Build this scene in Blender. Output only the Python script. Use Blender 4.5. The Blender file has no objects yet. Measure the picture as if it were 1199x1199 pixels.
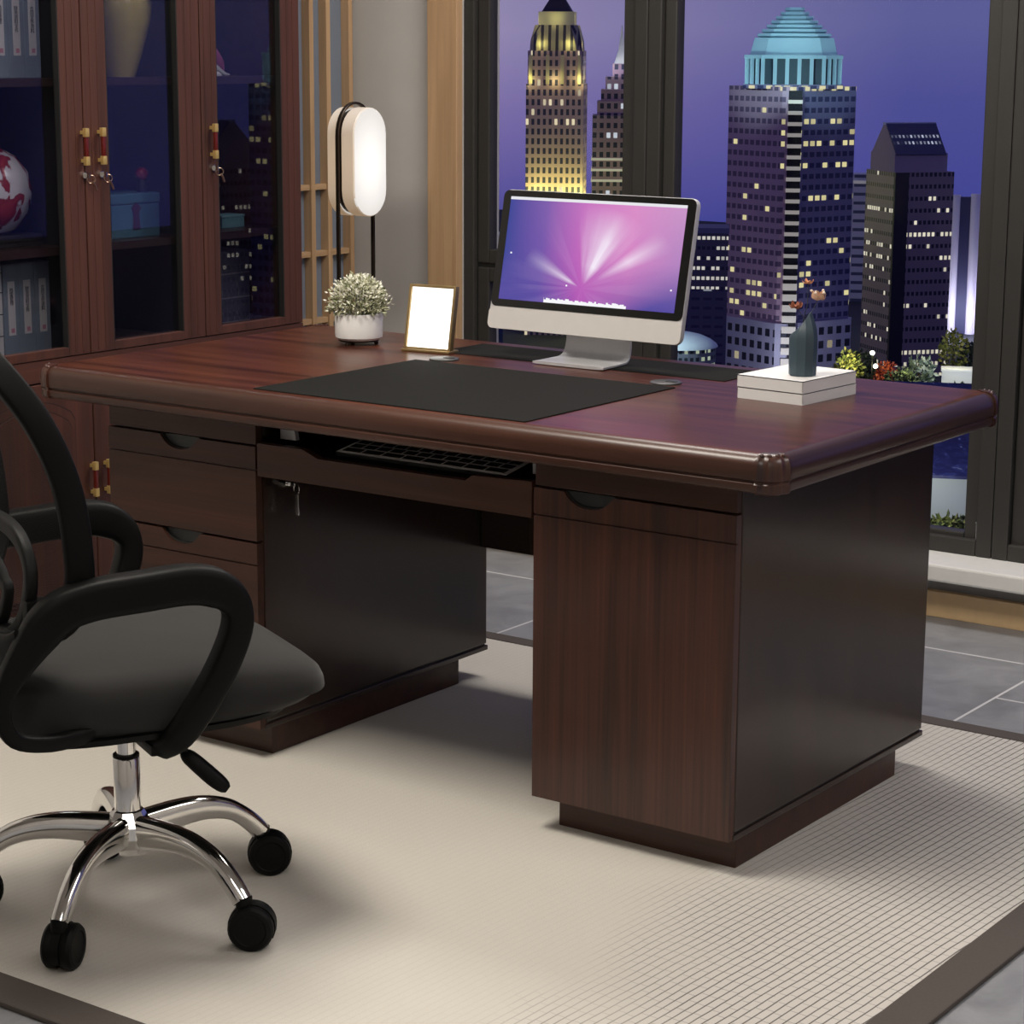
import bpy, bmesh, math, random
from mathutils import Vector, Matrix
random.seed(7)
C = bpy.context.scene.collection
sc = bpy.context.scene
# ------------------------------------------------------------------ camera
CAM = Vector((1.7675, -3.1129, 1.3945)); YAW, PITCH, ROLL, FPX = 0.6205, -0.2074, 0.0051, 2582.3
fw = Vector((-math.sin(YAW) * math.cos(PITCH), math.cos(YAW) * math.cos(PITCH), math.sin(PITCH)))
rt = Vector((math.cos(YAW), math.sin(YAW), 0)); up = rt.cross(fw)
rt2 = rt * math.cos(ROLL) + up * math.sin(ROLL); up2 = -rt * math.sin(ROLL) + up * math.cos(ROLL)
cd = bpy.data.cameras.new('camera'); cam = bpy.data.objects.new('camera', cd); C.objects.link(cam)
cam.matrix_world = Matrix(((rt2.x, up2.x, -fw.x, CAM.x), (rt2.y, up2.y, -fw.y, CAM.y), (rt2.z, up2.z, -fw.z, CAM.z), (0, 0, 0, 1)))
cd.sensor_width = 36; cd.lens = FPX / 1199 * 36; cd.clip_start = 0.05; cd.clip_end = 4000
sc.camera = cam
sc.view_settings.view_transform = 'Standard'; sc.view_settings.look = 'None'
sc.view_settings.gamma = 1; sc.view_settings.exposure = 0.0; sc.view_settings.use_curve_mapping = False
# ------------------------------------------------------------------ node helper
class N:
    def __init__(s, tree): s.t = tree; s.n = tree.nodes; s.l = tree.links
    def inp(s, sock, v):
        if v is None: return
        if isinstance(v, bpy.types.NodeSocket): s.l.new(v, sock)
        elif isinstance(v, (tuple, list)) and len(v) == 3 and sock.type == 'RGBA': sock.default_value = (*v, 1)
        else: sock.default_value = v
    def m(s, op, a, b=None, c=None, clamp=False):
        n = s.n.new('ShaderNodeMath'); n.operation = op; n.use_clamp = clamp
        for i, v in enumerate((a, b, c)):
            if v is not None: s.inp(n.inputs[i], v)
        return n.outputs[0]
    def mix(s, f, a, b, blend='MIX'):
        n = s.n.new('ShaderNodeMix'); n.data_type = 'RGBA'; n.blend_type = blend
        s.inp(n.inputs[0], f); s.inp(n.inputs[6], a); s.inp(n.inputs[7], b); return n.outputs[2]
    def ramp(s, f, stops):
        n = s.n.new('ShaderNodeValToRGB'); s.inp(n.inputs[0], f); e = n.color_ramp.elements
        while len(e) < len(stops): e.new(0.5)
        for k, (p, c) in enumerate(stops): e[k].position = p; e[k].color = (*c, 1) if len(c) == 3 else c
        return n.outputs[0]
    def coord(s, kind='Object'): return s.n.new('ShaderNodeTexCoord').outputs[kind]
    def sep(s, v):
        n = s.n.new('ShaderNodeSeparateXYZ'); s.inp(n.inputs[0], v); return n.outputs
    def comb(s, x, y, z):
        n = s.n.new('ShaderNodeCombineXYZ')
        for i, v in enumerate((x, y, z)): s.inp(n.inputs[i], v)
        return n.outputs[0]
    def mapping(s, v, scale=(1, 1, 1), loc=(0, 0, 0), rot=(0, 0, 0)):
        n = s.n.new('ShaderNodeMapping'); s.inp(n.inputs[0], v)
        n.inputs['Scale'].default_value = scale; n.inputs['Location'].default_value = loc; n.inputs['Rotation'].default_value = rot
        return n.outputs[0]
    def noise(s, v, scale=5, detail=4, rough=.5, dist=0):
        n = s.n.new('ShaderNodeTexNoise'); s.inp(n.inputs['Vector'], v)
        n.inputs['Scale'].default_value = scale; n.inputs['Detail'].default_value = detail
        n.inputs['Roughness'].default_value = rough; n.inputs['Distortion'].default_value = dist
        return n.outputs[0]
    def white(s, v):
        n = s.n.new('ShaderNodeTexWhiteNoise'); n.noise_dimensions = '3D'; s.inp(n.inputs['Vector'], v); return n.outputs[0]
    def bump(s, h, strength=.2, dist=.01):
        n = s.n.new('ShaderNodeBump'); n.inputs['Strength'].default_value = strength; n.inputs['Distance'].default_value = dist
        s.inp(n.inputs['Height'], h); return n.outputs[0]
    def objrand(s): return s.n.new('ShaderNodeObjectInfo').outputs['Random']

def newmat(name):
    m = bpy.data.materials.new(name); m.use_nodes = True; n = N(m.node_tree)
    return m, n, m.node_tree.nodes['Principled BSDF'], m.node_tree.nodes['Material Output']
def mat(name, col, rough=.5, metal=0, coat=0, emit=None, es=0, spec=None, var=.12, vs=40):
    m, n, b, o = newmat(name)
    f = n.noise(n.coord(), vs, 3)
    c2 = tuple(max(0, x * (1 - var)) for x in col); c1 = tuple(min(1, x * (1 + var)) for x in col)
    n.inp(b.inputs['Base Color'], n.mix(f, c2, c1)); b.inputs['Roughness'].default_value = rough
    b.inputs['Metallic'].default_value = metal; b.inputs['Coat Weight'].default_value = coat; b.inputs['Coat Roughness'].default_value = .08
    if spec is not None: b.inputs['Specular IOR Level'].default_value = spec
    if emit: b.inputs['Emission Color'].default_value = (*emit, 1); b.inputs['Emission Strength'].default_value = es
    return m
def wood(name, light, dark, axis='x', rough=.3, coat=.35, line=.5, coatr=.12, spec=.5):
    m, n, b, o = newmat(name); b.inputs['Specular IOR Level'].default_value = spec
    co = n.coord(); r = n.objrand()
    sc_ = {'x': (1.2, 22, 22), 'y': (22, 1.2, 22), 'z': (22, 22, 1.2)}[axis]
    sf = {'x': (2.5, 160, 160), 'y': (160, 2.5, 160), 'z': (160, 160, 2.5)}[axis]
    off = n.comb(n.m('MULTIPLY', r, 7), n.m('MULTIPLY', r, 13), n.m('MULTIPLY', r, 5))
    va = n.n.new('ShaderNodeVectorMath'); va.operation = 'ADD'; n.inp(va.inputs[0], co); n.inp(va.inputs[1], off)
    v = va.outputs[0]
    a = n.noise(n.mapping(v, sc_), 1, 5, .55, .6); f = n.noise(n.mapping(v, sf), 1, 2, .5)
    g = n.m('ADD', n.m('MULTIPLY', a, 1 - line * .5), n.m('MULTIPLY', f, line * .5))
    n.inp(b.inputs['Base Color'], n.ramp(g, [(.33, dark), (.5, tuple((x + y) / 2 for x, y in zip(light, dark))), (.68, light)]))
    b.inputs['Roughness'].default_value = rough; b.inputs['Coat Weight'].default_value = coat; b.inputs['Coat Roughness'].default_value = coatr
    n.inp(b.inputs['Normal'], n.bump(f, .05, .002))
    return m
# ------------------------------------------------------------------ world: dusk sky
w = bpy.data.worlds.new('dusk'); sc.world = w; w.use_nodes = True; n = N(w.node_tree)
bg = w.node_tree.nodes['Background']
g = n.sep(n.coord('Generated'))
tz = n.m('ADD', n.m('MULTIPLY', g[2], 2.5), .5, clamp=True)      # z -.2 .. +.2 -> 0 .. 1
ratio = n.m('DIVIDE', g[0], n.m('MAXIMUM', g[1], .05))
tx = n.m('DIVIDE', n.m('ADD', ratio, .74), .26, clamp=True)
L = n.ramp(tz, [(0, (.012, .014, .07)), (.2, (.028, .036, .22)), (.29, (.042, .050, .27)), (.35, (.12, .10, .34)), (.43, (.21, .165, .40)), (.52, (.31, .265, .45)), (1, (.12, .12, .26))])
R_ = n.ramp(tz, [(0, (.012, .014, .07)), (.2, (.026, .032, .20)), (.29, (.050, .055, .29)), (.45, (.075, .080, .30)), (.53, (.11, .115, .32)), (1, (.10, .10, .26))])
n.inp(bg.inputs[0], n.mix(tx, L, R_)); bg.inputs[1].default_value = 1.0
# ------------------------------------------------------------------ room lights (unseen overhead lamp and added fills)
def area(name, loc, rot, size, power, col, sy=None):
    d = bpy.data.lights.new(name, 'AREA'); d.energy = power; d.color = col; d.size = size
    if sy: d.shape = 'RECTANGLE'; d.size_y = sy
    o = bpy.data.objects.new(name, d); C.objects.link(o); o.location = loc; o.rotation_euler = rot; return o
area('unseen_overhead_light', (-.9, -.75, 2.62), (0, 0, 0), 1.0, 60, (1, .93, .83), .8)
area('unseen_overhead_light', (-.75, 1.25, 2.62), (0, 0, 0), 1.6, 42, (1, .95, .89), .5)  # added fill for the back wall, sill and tiles
area('unseen_overhead_light', (1.5, -2.9, 2.62), (0, 0, 0), 1.4, 34, (1, .95, .90), 1.4)  # added fill above the camera for the front faces
area('unseen_overhead_light', (2.1, .3, 2.62), (0, 0, 0), 1.0, 30, (1, .95, .91), 1.4)  # added fill, lifts the right side and its shadows
# ------------------------------------------------------------------ object helpers
def prop(o, label=None, cat=None, group=None, kind=None):
    for k, v in (('label', label), ('category', cat), ('group', group), ('kind', kind)):
        if v: o[k] = v
    return o
def empty(name, loc, rz=0, label=None, cat=None, group=None):
    o = bpy.data.objects.new(name, None); C.objects.link(o); o.location = loc; o.rotation_euler = (0, 0, rz)
    o.empty_display_size = .05
    return prop(o, label, cat, group)
class MB:
    def __init__(s): s.b = bmesh.new()
    def box(s, x0, x1, y0, y1, z0, z1, bev=0, seg=2):
        r = bmesh.ops.create_cube(s.b, size=1, matrix=Matrix.Translation(((x0 + x1) / 2, (y0 + y1) / 2, (z0 + z1) / 2)) @ Matrix.Diagonal((abs(x1 - x0), abs(y1 - y0), abs(z1 - z0), 1)))
        if bev:
            vs = set(r['verts']); es = [e for e in s.b.edges if e.verts[0] in vs]
            bmesh.ops.bevel(s.b, geom=es, offset=bev, segments=seg, profile=.6, affect='EDGES')
        return s
    def rings(s, rings, cap=True, close=True, loop=False):
        R = [[s.b.verts.new(p) for p in r] for r in rings]
        m = len(R[0]); seq = list(zip(R, R[1:])) + ([(R[-1], R[0])] if loop else [])
        for a, b in seq:
            for i in range(m if close else m - 1):
                j = (i + 1) % m
                s.b.faces.new((a[i], a[j], b[j], b[i]))
        if cap and not loop:
            s.b.faces.new(R[0][::-1]); s.b.faces.new(R[-1])
        return s
    def lathe(s, prof, seg=32, c=(0, 0, 0)):
        rr = []
        for r, z in prof:
            r = max(r, 1e-4)
            rr.append([(c[0] + r * math.cos(2 * math.pi * k / seg), c[1] + r * math.sin(2 * math.pi * k / seg), c[2] + z) for k in range(seg)])
        return s.rings(rr)
    def cyl(s, p0, p1, r0, r1=None, seg=16):
        return s.tube([p0, p1], [r0, r1 if r1 is not None else r0], seg)
    def tube(s, pts, rad, seg=12, loop=False, flat=None):
        """flat: (width_dir, half_width) -> rounded rectangular section, rad = half thickness"""
        pts = [Vector(p) for p in pts]; k = len(pts)
        if not isinstance(rad, (list, tuple)): rad = [rad] * k
        rings = []; nrm = None
        for i in range(k):
            a = pts[(i - 1) % k] if (loop or i > 0) else pts[i]
            b = pts[(i + 1) % k] if (loop or i < k - 1) else pts[i]
            t = (b - a).normalized()
            if flat:
                u = Vector(flat[0]); u = (u - t * u.dot(t)).normalized(); v = t.cross(u)
                hw = flat[1][i] if isinstance(flat[1], (list, tuple)) else flat[1]
                ring = []
                for q in range(seg):
                    an = 2 * math.pi * (q + .5) / seg; cx, sx = math.cos(an), math.sin(an); e = .42
                    ring.append(pts[i] + u * (math.copysign(abs(cx) ** e, cx) * hw) + v * (math.copysign(abs(sx) ** e, sx) * rad[i]))
            else:
                if nrm is None:
                    nrm = t.orthogonal().normalized()
                nrm = (nrm - t * nrm.dot(t)).normalized(); v = t.cross(nrm)
                ring = [pts[i] + (nrm * math.cos(2 * math.pi * q / seg) + v * math.sin(2 * math.pi * q / seg)) * rad[i] for q in range(seg)]
            rings.append(ring)
        return s.rings(rings, loop=loop)
    def prism(s, poly, axis, a, b):
        """poly of 2D points extruded along axis from a to b; axis x: (y,z), y: (x,z), z: (x,y)"""
        f = {'x': lambda p, t: (t, p[0], p[1]), 'y': lambda p, t: (p[0], t, p[1]), 'z': lambda p, t: (p[0], p[1], t)}[axis]
        return s.rings([[f(p, a) for p in poly], [f(p, b) for p in poly]])
    def build(s, name, m, parent=None, smooth=True, angle=35):
        bmesh.ops.recalc_face_normals(s.b, faces=s.b.faces)
        me = bpy.data.meshes.new(name); s.b.to_mesh(me); s.b.free()
        o = bpy.data.objects.new(name, me); C.objects.link(o)
        for x in (m if isinstance(m, (list, tuple)) else [m]): me.materials.append(x)
        if parent: o.parent = parent
        if smooth:
            for p in me.polygons: p.use_smooth = True
            try: me.set_sharp_from_angle(angle=math.radians(angle))
            except Exception: pass
        return o
def spline(pts, k=8, loop=False):
    pts = [Vector(p) for p in pts]; out = []; m = len(pts)
    rng = range(m) if loop else range(m - 1)
    for i in rng:
        p0 = pts[(i - 1) % m] if loop or i > 0 else pts[i]; p1 = pts[i]; p2 = pts[(i + 1) % m]
        p3 = pts[(i + 2) % m] if loop or i < m - 2 else p2
        for j in range(k):
            t = j / k
            out.append(.5 * ((2 * p1) + (p2 - p0) * t + (2 * p0 - 5 * p1 + 4 * p2 - p3) * t * t + (3 * p1 - p0 - 3 * p2 + p3) * t ** 3))
    if not loop: out.append(pts[-1])
    return out
def copy_tree(o, parent=None):
    c = o.copy(); C.objects.link(c)
    if parent: c.parent = parent
    for ch in [x for x in o.children]: copy_tree(ch, c)
    return c
def struct(o): return prop(o, kind='structure')
PI = math.pi
# ------------------------------------------------------------------ materials
W_TOP = wood('mahogany_top', (.094, .029, .0165), (.032, .0097, .0062), 'x', .29, .04, .35, spec=.2)
W_EDGE = wood('mahogany_edge_shaded', (.070, .0255, .0145), (.031, .0115, .007), 'x', .36, .08, .4)
W_TOPY = wood('mahogany_edge_side_shaded', (.060, .028, .020), (.030, .014, .010), 'y', .3, .35, .4)
W_X = wood('mahogany_drawer', (.062, .0225, .0128), (.027, .010, .0064), 'x', .42, .06, .5, spec=.35)
W_Z = wood('mahogany_door', (.074, .024, .0135), (.020, .0072, .005), 'z', .36, .2, .8)
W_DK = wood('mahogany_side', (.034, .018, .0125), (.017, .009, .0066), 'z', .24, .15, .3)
W_CAB = wood('cabinet_cherry', (.086, .028, .017), (.040, .0135, .0088), 'z', .52, .04, .6)
W_CABY = wood('cabinet_cherry_rail', (.086, .028, .017), (.040, .0135, .0088), 'y', .52, .04, .6)
W_TAN = wood('tan_wood', (.54, .35, .195), (.36, .22, .115), 'z', .45, .1, .4)
W_TANY = wood('tan_wood_rail', (.52, .34, .19), (.36, .22, .115), 'y', .45, .1, .4)
BLACK = mat('black_plastic', (.004, .004, .004), .5, spec=.14)
BLACKM = mat('matte_black', (.008, .008, .008), .6)
MATPAD = mat('black_leather_pad', (.009, .0088, .008), .85, spec=.1, var=.2, vs=300)
CHROME = mat('chrome', (.80, .79, .77), .1, 1, var=.03)
STEEL = mat('brushed_steel', (.55, .55, .56), .25, 1, var=.05)
ALU = mat('aluminium', (.60, .60, .61), .36, .35, var=.03)
BRASS = mat('brass', (.78, .55, .20), .3, .65, var=.1)
BRONZE = mat('dark_bronze', (.045, .032, .024), .35, .7)
FRAMEM = mat('window_frame_charcoal', (.030, .028, .0255), .5, .1, var=.1, vs=15)
WHITE = mat('white_ceramic', (.78, .77, .75), .35, coat=.2, var=.03)
PAPER = mat('white_paper', (.72, .71, .70), .6, var=.03)
PAGE = mat('page_edge', (.62, .59, .56), .8, var=.06, vs=200)
# ------------------------------------------------------------------ setting
def floor_mat():
    m, n, b, o = newmat('slate_tiles')
    s = n.sep(n.coord()); x = n.m('DIVIDE', n.m('ADD', s[0], .08), .6); cx = n.m('FLOOR', x); fx = n.m('SUBTRACT', x, cx)
    odd = n.m('ABSOLUTE', n.m('MODULO', cx, 2)); y = n.m('DIVIDE', n.m('SUBTRACT', s[1], n.m('ADD', .025, n.m('MULTIPLY', odd, .295))), .64)
    cy = n.m('FLOOR', y); fy = n.m('SUBTRACT', y, cy)
    ex = n.m('MULTIPLY', n.m('SUBTRACT', .5, n.m('ABSOLUTE', n.m('SUBTRACT', fx, .5))), .6)
    ey = n.m('MULTIPLY', n.m('SUBTRACT', .5, n.m('ABSOLUTE', n.m('SUBTRACT', fy, .5))), .64)
    gr = n.m('LESS_THAN', n.m('MINIMUM', ex, ey), .0032)
    t = n.noise(n.mapping(n.coord(), (3, 3, 3)), 2.2, 8, .62, .8); tile = n.white(n.comb(cx, cy, 0))
    c = n.ramp(t, [(.3, (.17, .172, .182)), (.5, (.235, .238, .25)), (.7, (.30, .302, .315))])
    c = n.mix(n.m('MULTIPLY', tile, .25), c, (.17, .17, .185))
    n.inp(b.inputs['Base Color'], n.mix(gr, c, (.62, .61, .61))); b.inputs['Roughness'].default_value = .42
    n.inp(b.inputs['Normal'], n.bump(t, .12, .006))
    return m
WX0, WX1, WY0, WY1, CZ = -2.42, 3.2, -4.3, 1.9, 2.7
struct(MB().box(WX0 - .1, WX1 + .1, WY0 - .1, 2.1, -.06, 0).build('floor', floor_mat(), smooth=False))
WALLM = mat('grey_plaster', (.50, .48, .455), .75, var=.05, vs=8)
WALLW = mat('warm_white_plaster', (.52, .49, .45), .8, var=.04, vs=8)
struct(MB().box(WX0 - .1, WX1 + .1, WY0 - .1, 2.1, CZ, CZ + .06).build('ceiling', WALLW, smooth=False))
struct(MB().box(WX0 - .1, WX0, WY0, 2.1, 0, CZ).build('wall_left', WALLM, smooth=False))
struct(MB().box(WX1, WX1 + .1, WY0, 2.1, 0, CZ).build('wall_right', WALLW, smooth=False))
struct(MB().box(WX0 - .1, WX1 + .1, WY0 - .1, WY0, 0, CZ).build('wall_rear', WALLW, smooth=False))
wb = MB().box(WX0, -2.01, 1.9, 2.1, 0, CZ)
struct(wb.build('wall_back', WALLM, smooth=False))
struct(MB().box(-2.01, WX1, 1.9, 2.1, 0, .118).build('wall_parapet', mat('grey_parapet', (.28, .28, .28), .7), smooth=False))
struct(MB().box(-2.01, WX1, 1.93, 2.1, 2.5, CZ).build('wall_header', WALLM, smooth=False))
struct(MB().box(-2.095, -1.992, 1.872, 1.9, 0, CZ, .002).build('trim_1', W_TAN, smooth=False))
struct(MB().box(-2.0, WX1, 1.878, 1.9, 0, .066, .002).build('baseboard_back', mat('tan_baseboard', (.74, .52, .29), .5, var=.1), smooth=False))
struct(MB().box(-2.0, WX1, 1.79, 1.97, .113, .156, .006).build('window_sill', mat('white_stone_sill', (.66, .65, .63), .4, var=.04), smooth=False))
def pane_mat(name, tint, gl=1.0, rough=.0):
    m, n, b, o = newmat(name); nt = m.node_tree; nt.nodes.remove(b)
    t = n.n.new('ShaderNodeBsdfTransparent'); t.inputs[0].default_value = (*tint, 1)
    gy = n.n.new('ShaderNodeBsdfGlossy'); gy.inputs[0].default_value = (1, 1, 1, 1); gy.inputs[1].default_value = rough
    fr = n.n.new('ShaderNodeFresnel'); fr.inputs[0].default_value = 1.45
    mx = n.n.new('ShaderNodeMixShader'); n.inp(mx.inputs[0], n.m('MULTIPLY', fr.outputs[0], gl)); n.l.new(t.outputs[0], mx.inputs[1]); n.l.new(gy.outputs[0], mx.inputs[2])
    n.l.new(mx.outputs[0], o.inputs[0]); return m
GLASS = pane_mat('window_glass', (.97, .97, .98), .10)
def ring_frame(mb, x0, x1, z0, z1, t, y0, y1, bev=.004):
    mb.box(x0, x0 + t, y0, y1, z0, z1, bev); mb.box(x1 - t, x1, y0, y1, z0, z1, bev)
    mb.box(x0 + t, x1 - t, y0, y1, z0, z0 + t, bev); mb.box(x0 + t, x1 - t, y0, y1, z1 - t, z1, bev)
    return mb
def window(name, x0, x1, bar=None):
    """outer frame x0..x1, from sill to header, opening sash with its pane(s)"""
    f = struct(ring_frame(MB(), x0, x1, .156, 2.5, .042, 1.93, 2.0).build(name, FRAMEM, smooth=False))
    a, b = x0 + .044, x1 - .044
    if bar:
        s = ring_frame(MB(), a, b, bar + .006, 2.46, .04, 1.945, 1.985)
        s.build('sash', FRAMEM, f, smooth=False)
        ring_frame(MB(), a, b, .2, bar - .006, .04, 1.945, 1.985).build('sash', FRAMEM, f, smooth=False)
        MB().box(x0 + .04, x1 - .04, 1.95, 1.99, bar - .01, bar + .01).build('transom', BLACKM, f, smooth=False)
        MB().box(a + .036, b - .036, 1.963, 1.969, bar + .04, 2.425).build('pane', GLASS, f, smooth=False)
        MB().box(a + .036, b - .036, 1.963, 1.969, .236, bar - .04).build('pane', GLASS, f, smooth=False)
    else:
        ring_frame(MB(), a, b, .175, 2.46, .036, 1.945, 1.985).build('sash', FRAMEM, f, smooth=False)
        MB().box(a + .032, b - .032, 1.963, 1.969, .207, 2.428).build('pane', GLASS, f, smooth=False)
    hg = MB(); hg.cyl((b + .001, 1.942, .195), (b + .001, 1.942, .24), .0045).cyl((b + .001, 1.942, .2395), (b + .001, 1.942, .243), .006)
    hg.build('hinge', STEEL, f)
    return f
w1 = window('window_1', -2.016, -1.405, .79)
h = MB().box(-1.462, -1.45, 1.93, 1.945, .92, .99, .003).box(-1.462, -1.45, 1.918, 1.93, .93, .945, .002); h.build('handle', BLACK, w1)
window('window_2', -1.404, -.373)
window('window_3', -.372, .66)
window('window_4', .661, 1.692)
window('window_5', 1.693, 3.19)
# lattice screen with bluish panes on the left wall
ls = empty('lattice_screen', (-2.4, 1.5, 0), 0, 'tan wooden lattice screen with blue grey panes beside the bookcase', 'screen')
LPANE = mat('blue_grey_pane', (.17, .20, .25), .35, coat=.3, var=.12, vs=6)
MB().box(-.015, -.005, -.26, .38, .05, CZ - .05).build('pane', LPANE, ls, smooth=False)
for y in (.205, .278, .377, .125, .045, -.035, -.2): MB().box(-.005, .024, y - .009, y + .009, 0.02, CZ - .02, .001).build('upright', W_TAN, ls, smooth=False)
for z in (.62 - .24, .62, .813, 1.003, 1.25 + .4): MB().box(-.005, .018, -.26, .37, z - .008, z + .008, .001).build('crossbar', W_TANY, ls, smooth=False)
# ------------------------------------------------------------------ rug
def rug_mat():
    m, n, b, o = newmat('ribbed_cream_rug')
    co = n.coord(); s = n.sep(co)
    a = math.radians(87.1482457121293)
    u = n.m('SUBTRACT', n.m('MULTIPLY', s[0], math.sin(a)), n.m('MULTIPLY', s[1], math.cos(a)))
    wob = n.m('MULTIPLY', n.noise(n.mapping(co, (7, 7, 7)), 1, 3), .006)
    f = n.m('FRACT', n.m('MULTIPLY', n.m('ADD', u, wob), 66))
    v = n.m('ADD', n.m('MULTIPLY', s[0], math.cos(a)), n.m('MULTIPLY', s[1], math.sin(a)))
    row = n.m('FLOOR', n.m('MULTIPLY', u, 66))
    f2 = n.m('FRACT', n.m('ADD', n.m('MULTIPLY', v, 30), n.m('MULTIPLY', n.white(n.comb(row, 3, 1)), 1)))
    line = n.m('LESS_THAN', f, .17)
    cross = n.m('MULTIPLY', n.m('LESS_THAN', f2, .06), .45)
    pat = n.m('MAXIMUM', line, cross)
    rib_tint_mask = n.ramp(n.m('ADD', n.m('ADD', s[0], n.m('MULTIPLY', n.noise(n.mapping(co, (2, 2, 2)), 1.4, 4), .5)), n.m('MULTIPLY', s[1], .12)), [(.15, (0, 0, 0)), (.42, (1, 1, 1))])  # brings in the ribs and the tint towards the right
    pat = n.m('MULTIPLY', n.m('MULTIPLY', pat, n.m('ADD', n.m('MULTIPLY', rib_tint_mask, .75), .05)), 1.1, None, True)
    fz = n.noise(n.mapping(co, (1, 1, 1)), 420, 2)
    c = n.mix(n.m('MULTIPLY', fz, .35), (.585, .552, .498), (.475, .445, .40))
    c = n.mix(n.m('MULTIPLY', rib_tint_mask, .35), c, (.59, .56, .545))  # pinkish grey light of the right side painted into the rug
    n.inp(b.inputs['Base Color'], n.mix(pat, c, (.10, .088, .082))); b.inputs['Roughness'].default_value = .92
    b.inputs['Specular IOR Level'].default_value = .1
    n.inp(b.inputs['Normal'], n.bump(n.m('SUBTRACT', fz, pat), .35, .003))
    return m
rug = empty('area_rug', (0, 0, 0), 0, 'cream ribbed area rug with dark brown border under the desk', 'rug')
MB().box(-1.78, .452, -1.0, 1.017, 0.0005, .008, .002).build('field', rug_mat(), rug, smooth=False)
bd = MB(); bd.box(.452, .527, -1.075, 1.066, .0005, .0095, .003).box(-1.855, -1.78, -1.075, 1.066, .0005, .0095, .003)
bd.box(-1.78, .452, -1.075, -1.0, .0005, .0095, .003).box(-1.78, .452, 1.017, 1.066, .0005, .0095, .003)
bd.build('border', mat('brown_binding', (.072, .058, .050), .8, var=.15, vs=200), rug, smooth=False)
RZ = .008
# ------------------------------------------------------------------ desk
H, ZU = .76, .695
desk = empty('executive_desk', (0, 0, 0), 0, 'large dark mahogany executive desk on the cream rug', 'desk')
PROF = [(.030, ZU), (.010, ZU + .0005), (.004, .6985), (.002, .703), (.002, .7115), (.0055, .7140), (.0055, .7155), (.0015, .7180), (.0003, .724), (0, .733), (.0005, .742), (.0035, .750), (.0098, .7558), (.019, .759), (.03, .76)]
TX0, TX1, TY0, TY1, TC = -1.606, .110, -.068, .818, .042
CORN = ((TX0, TY0, 1, 1, 180), (TX1, TY0, -1, 1, 270), (TX1, TY1, -1, -1, 0), (TX0, TY1, 1, -1, 90))
def arc(cx, cy, dx, dy, a0, i, q=8, grow=0):
    """rounded corner, i = inset of the outline"""
    out = []
    for k in range(q + 1):
        a = math.radians(a0 + 90 * k / q); rr = max(TC - i + grow, .002)
        out.append((cx + dx * TC + rr * math.cos(a), cy + dy * TC + rr * math.sin(a)))
    return out
def outline(i):
    return [p for c in CORN for p in arc(*c, i)]
top = MB().rings([[(x, y, z) for x, y in outline(i)] for i, z in PROF]).build('desktop', [W_TOP, W_EDGE, W_TOPY], desk, angle=28)
for p in top.data.polygons:
    if p.normal.z < .97: p.material_index = 1 if abs(p.normal.y) > abs(p.normal.x) else 2  # same wood as the top, its shaded tone put into the edge colour
for c in CORN:
    # turned corner post over the rounded corner: fluted front, beads at its head
    mb = MB(); rr = []
    for k in range(13):
        a = math.radians(c[4] + 90 * k / 12); g = .0035 - (.0028 if k in (2, 3, 9, 10) else 0); col = []
        for i, z in PROF:
            rd = max(TC - i * .75 + g, .004); col.append((c[0] + c[2] * TC + rd * math.cos(a), c[1] + c[3] * TC + rd * math.sin(a), z + (.0012 if z > .756 else -.001 if z < .699 else 0)))
        rd = .012; col += [(c[0] + c[2] * TC + rd * math.cos(a), c[1] + c[3] * TC + rd * math.sin(a), z_) for z_ in (.7614, ZU - .001)]
        rr.append(col)
    mb.rings(rr)
    for k in range(4):
        a = math.radians(c[4] + 12 + 22 * k)
        bmesh.ops.create_icosphere(mb.b, subdivisions=2, radius=.0042, matrix=Matrix.Translation((c[0] + c[2] * TC + (TC - .009) * math.cos(a), c[1] + c[3] * TC + (TC - .009) * math.sin(a), .7575)))
    mb.build('corner_block', W_Z, top, angle=28)
XL0, XL1, XR0, YB, ZB, ZF = -1.466, -1.065, -.411, .755, .0685, .642
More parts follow.
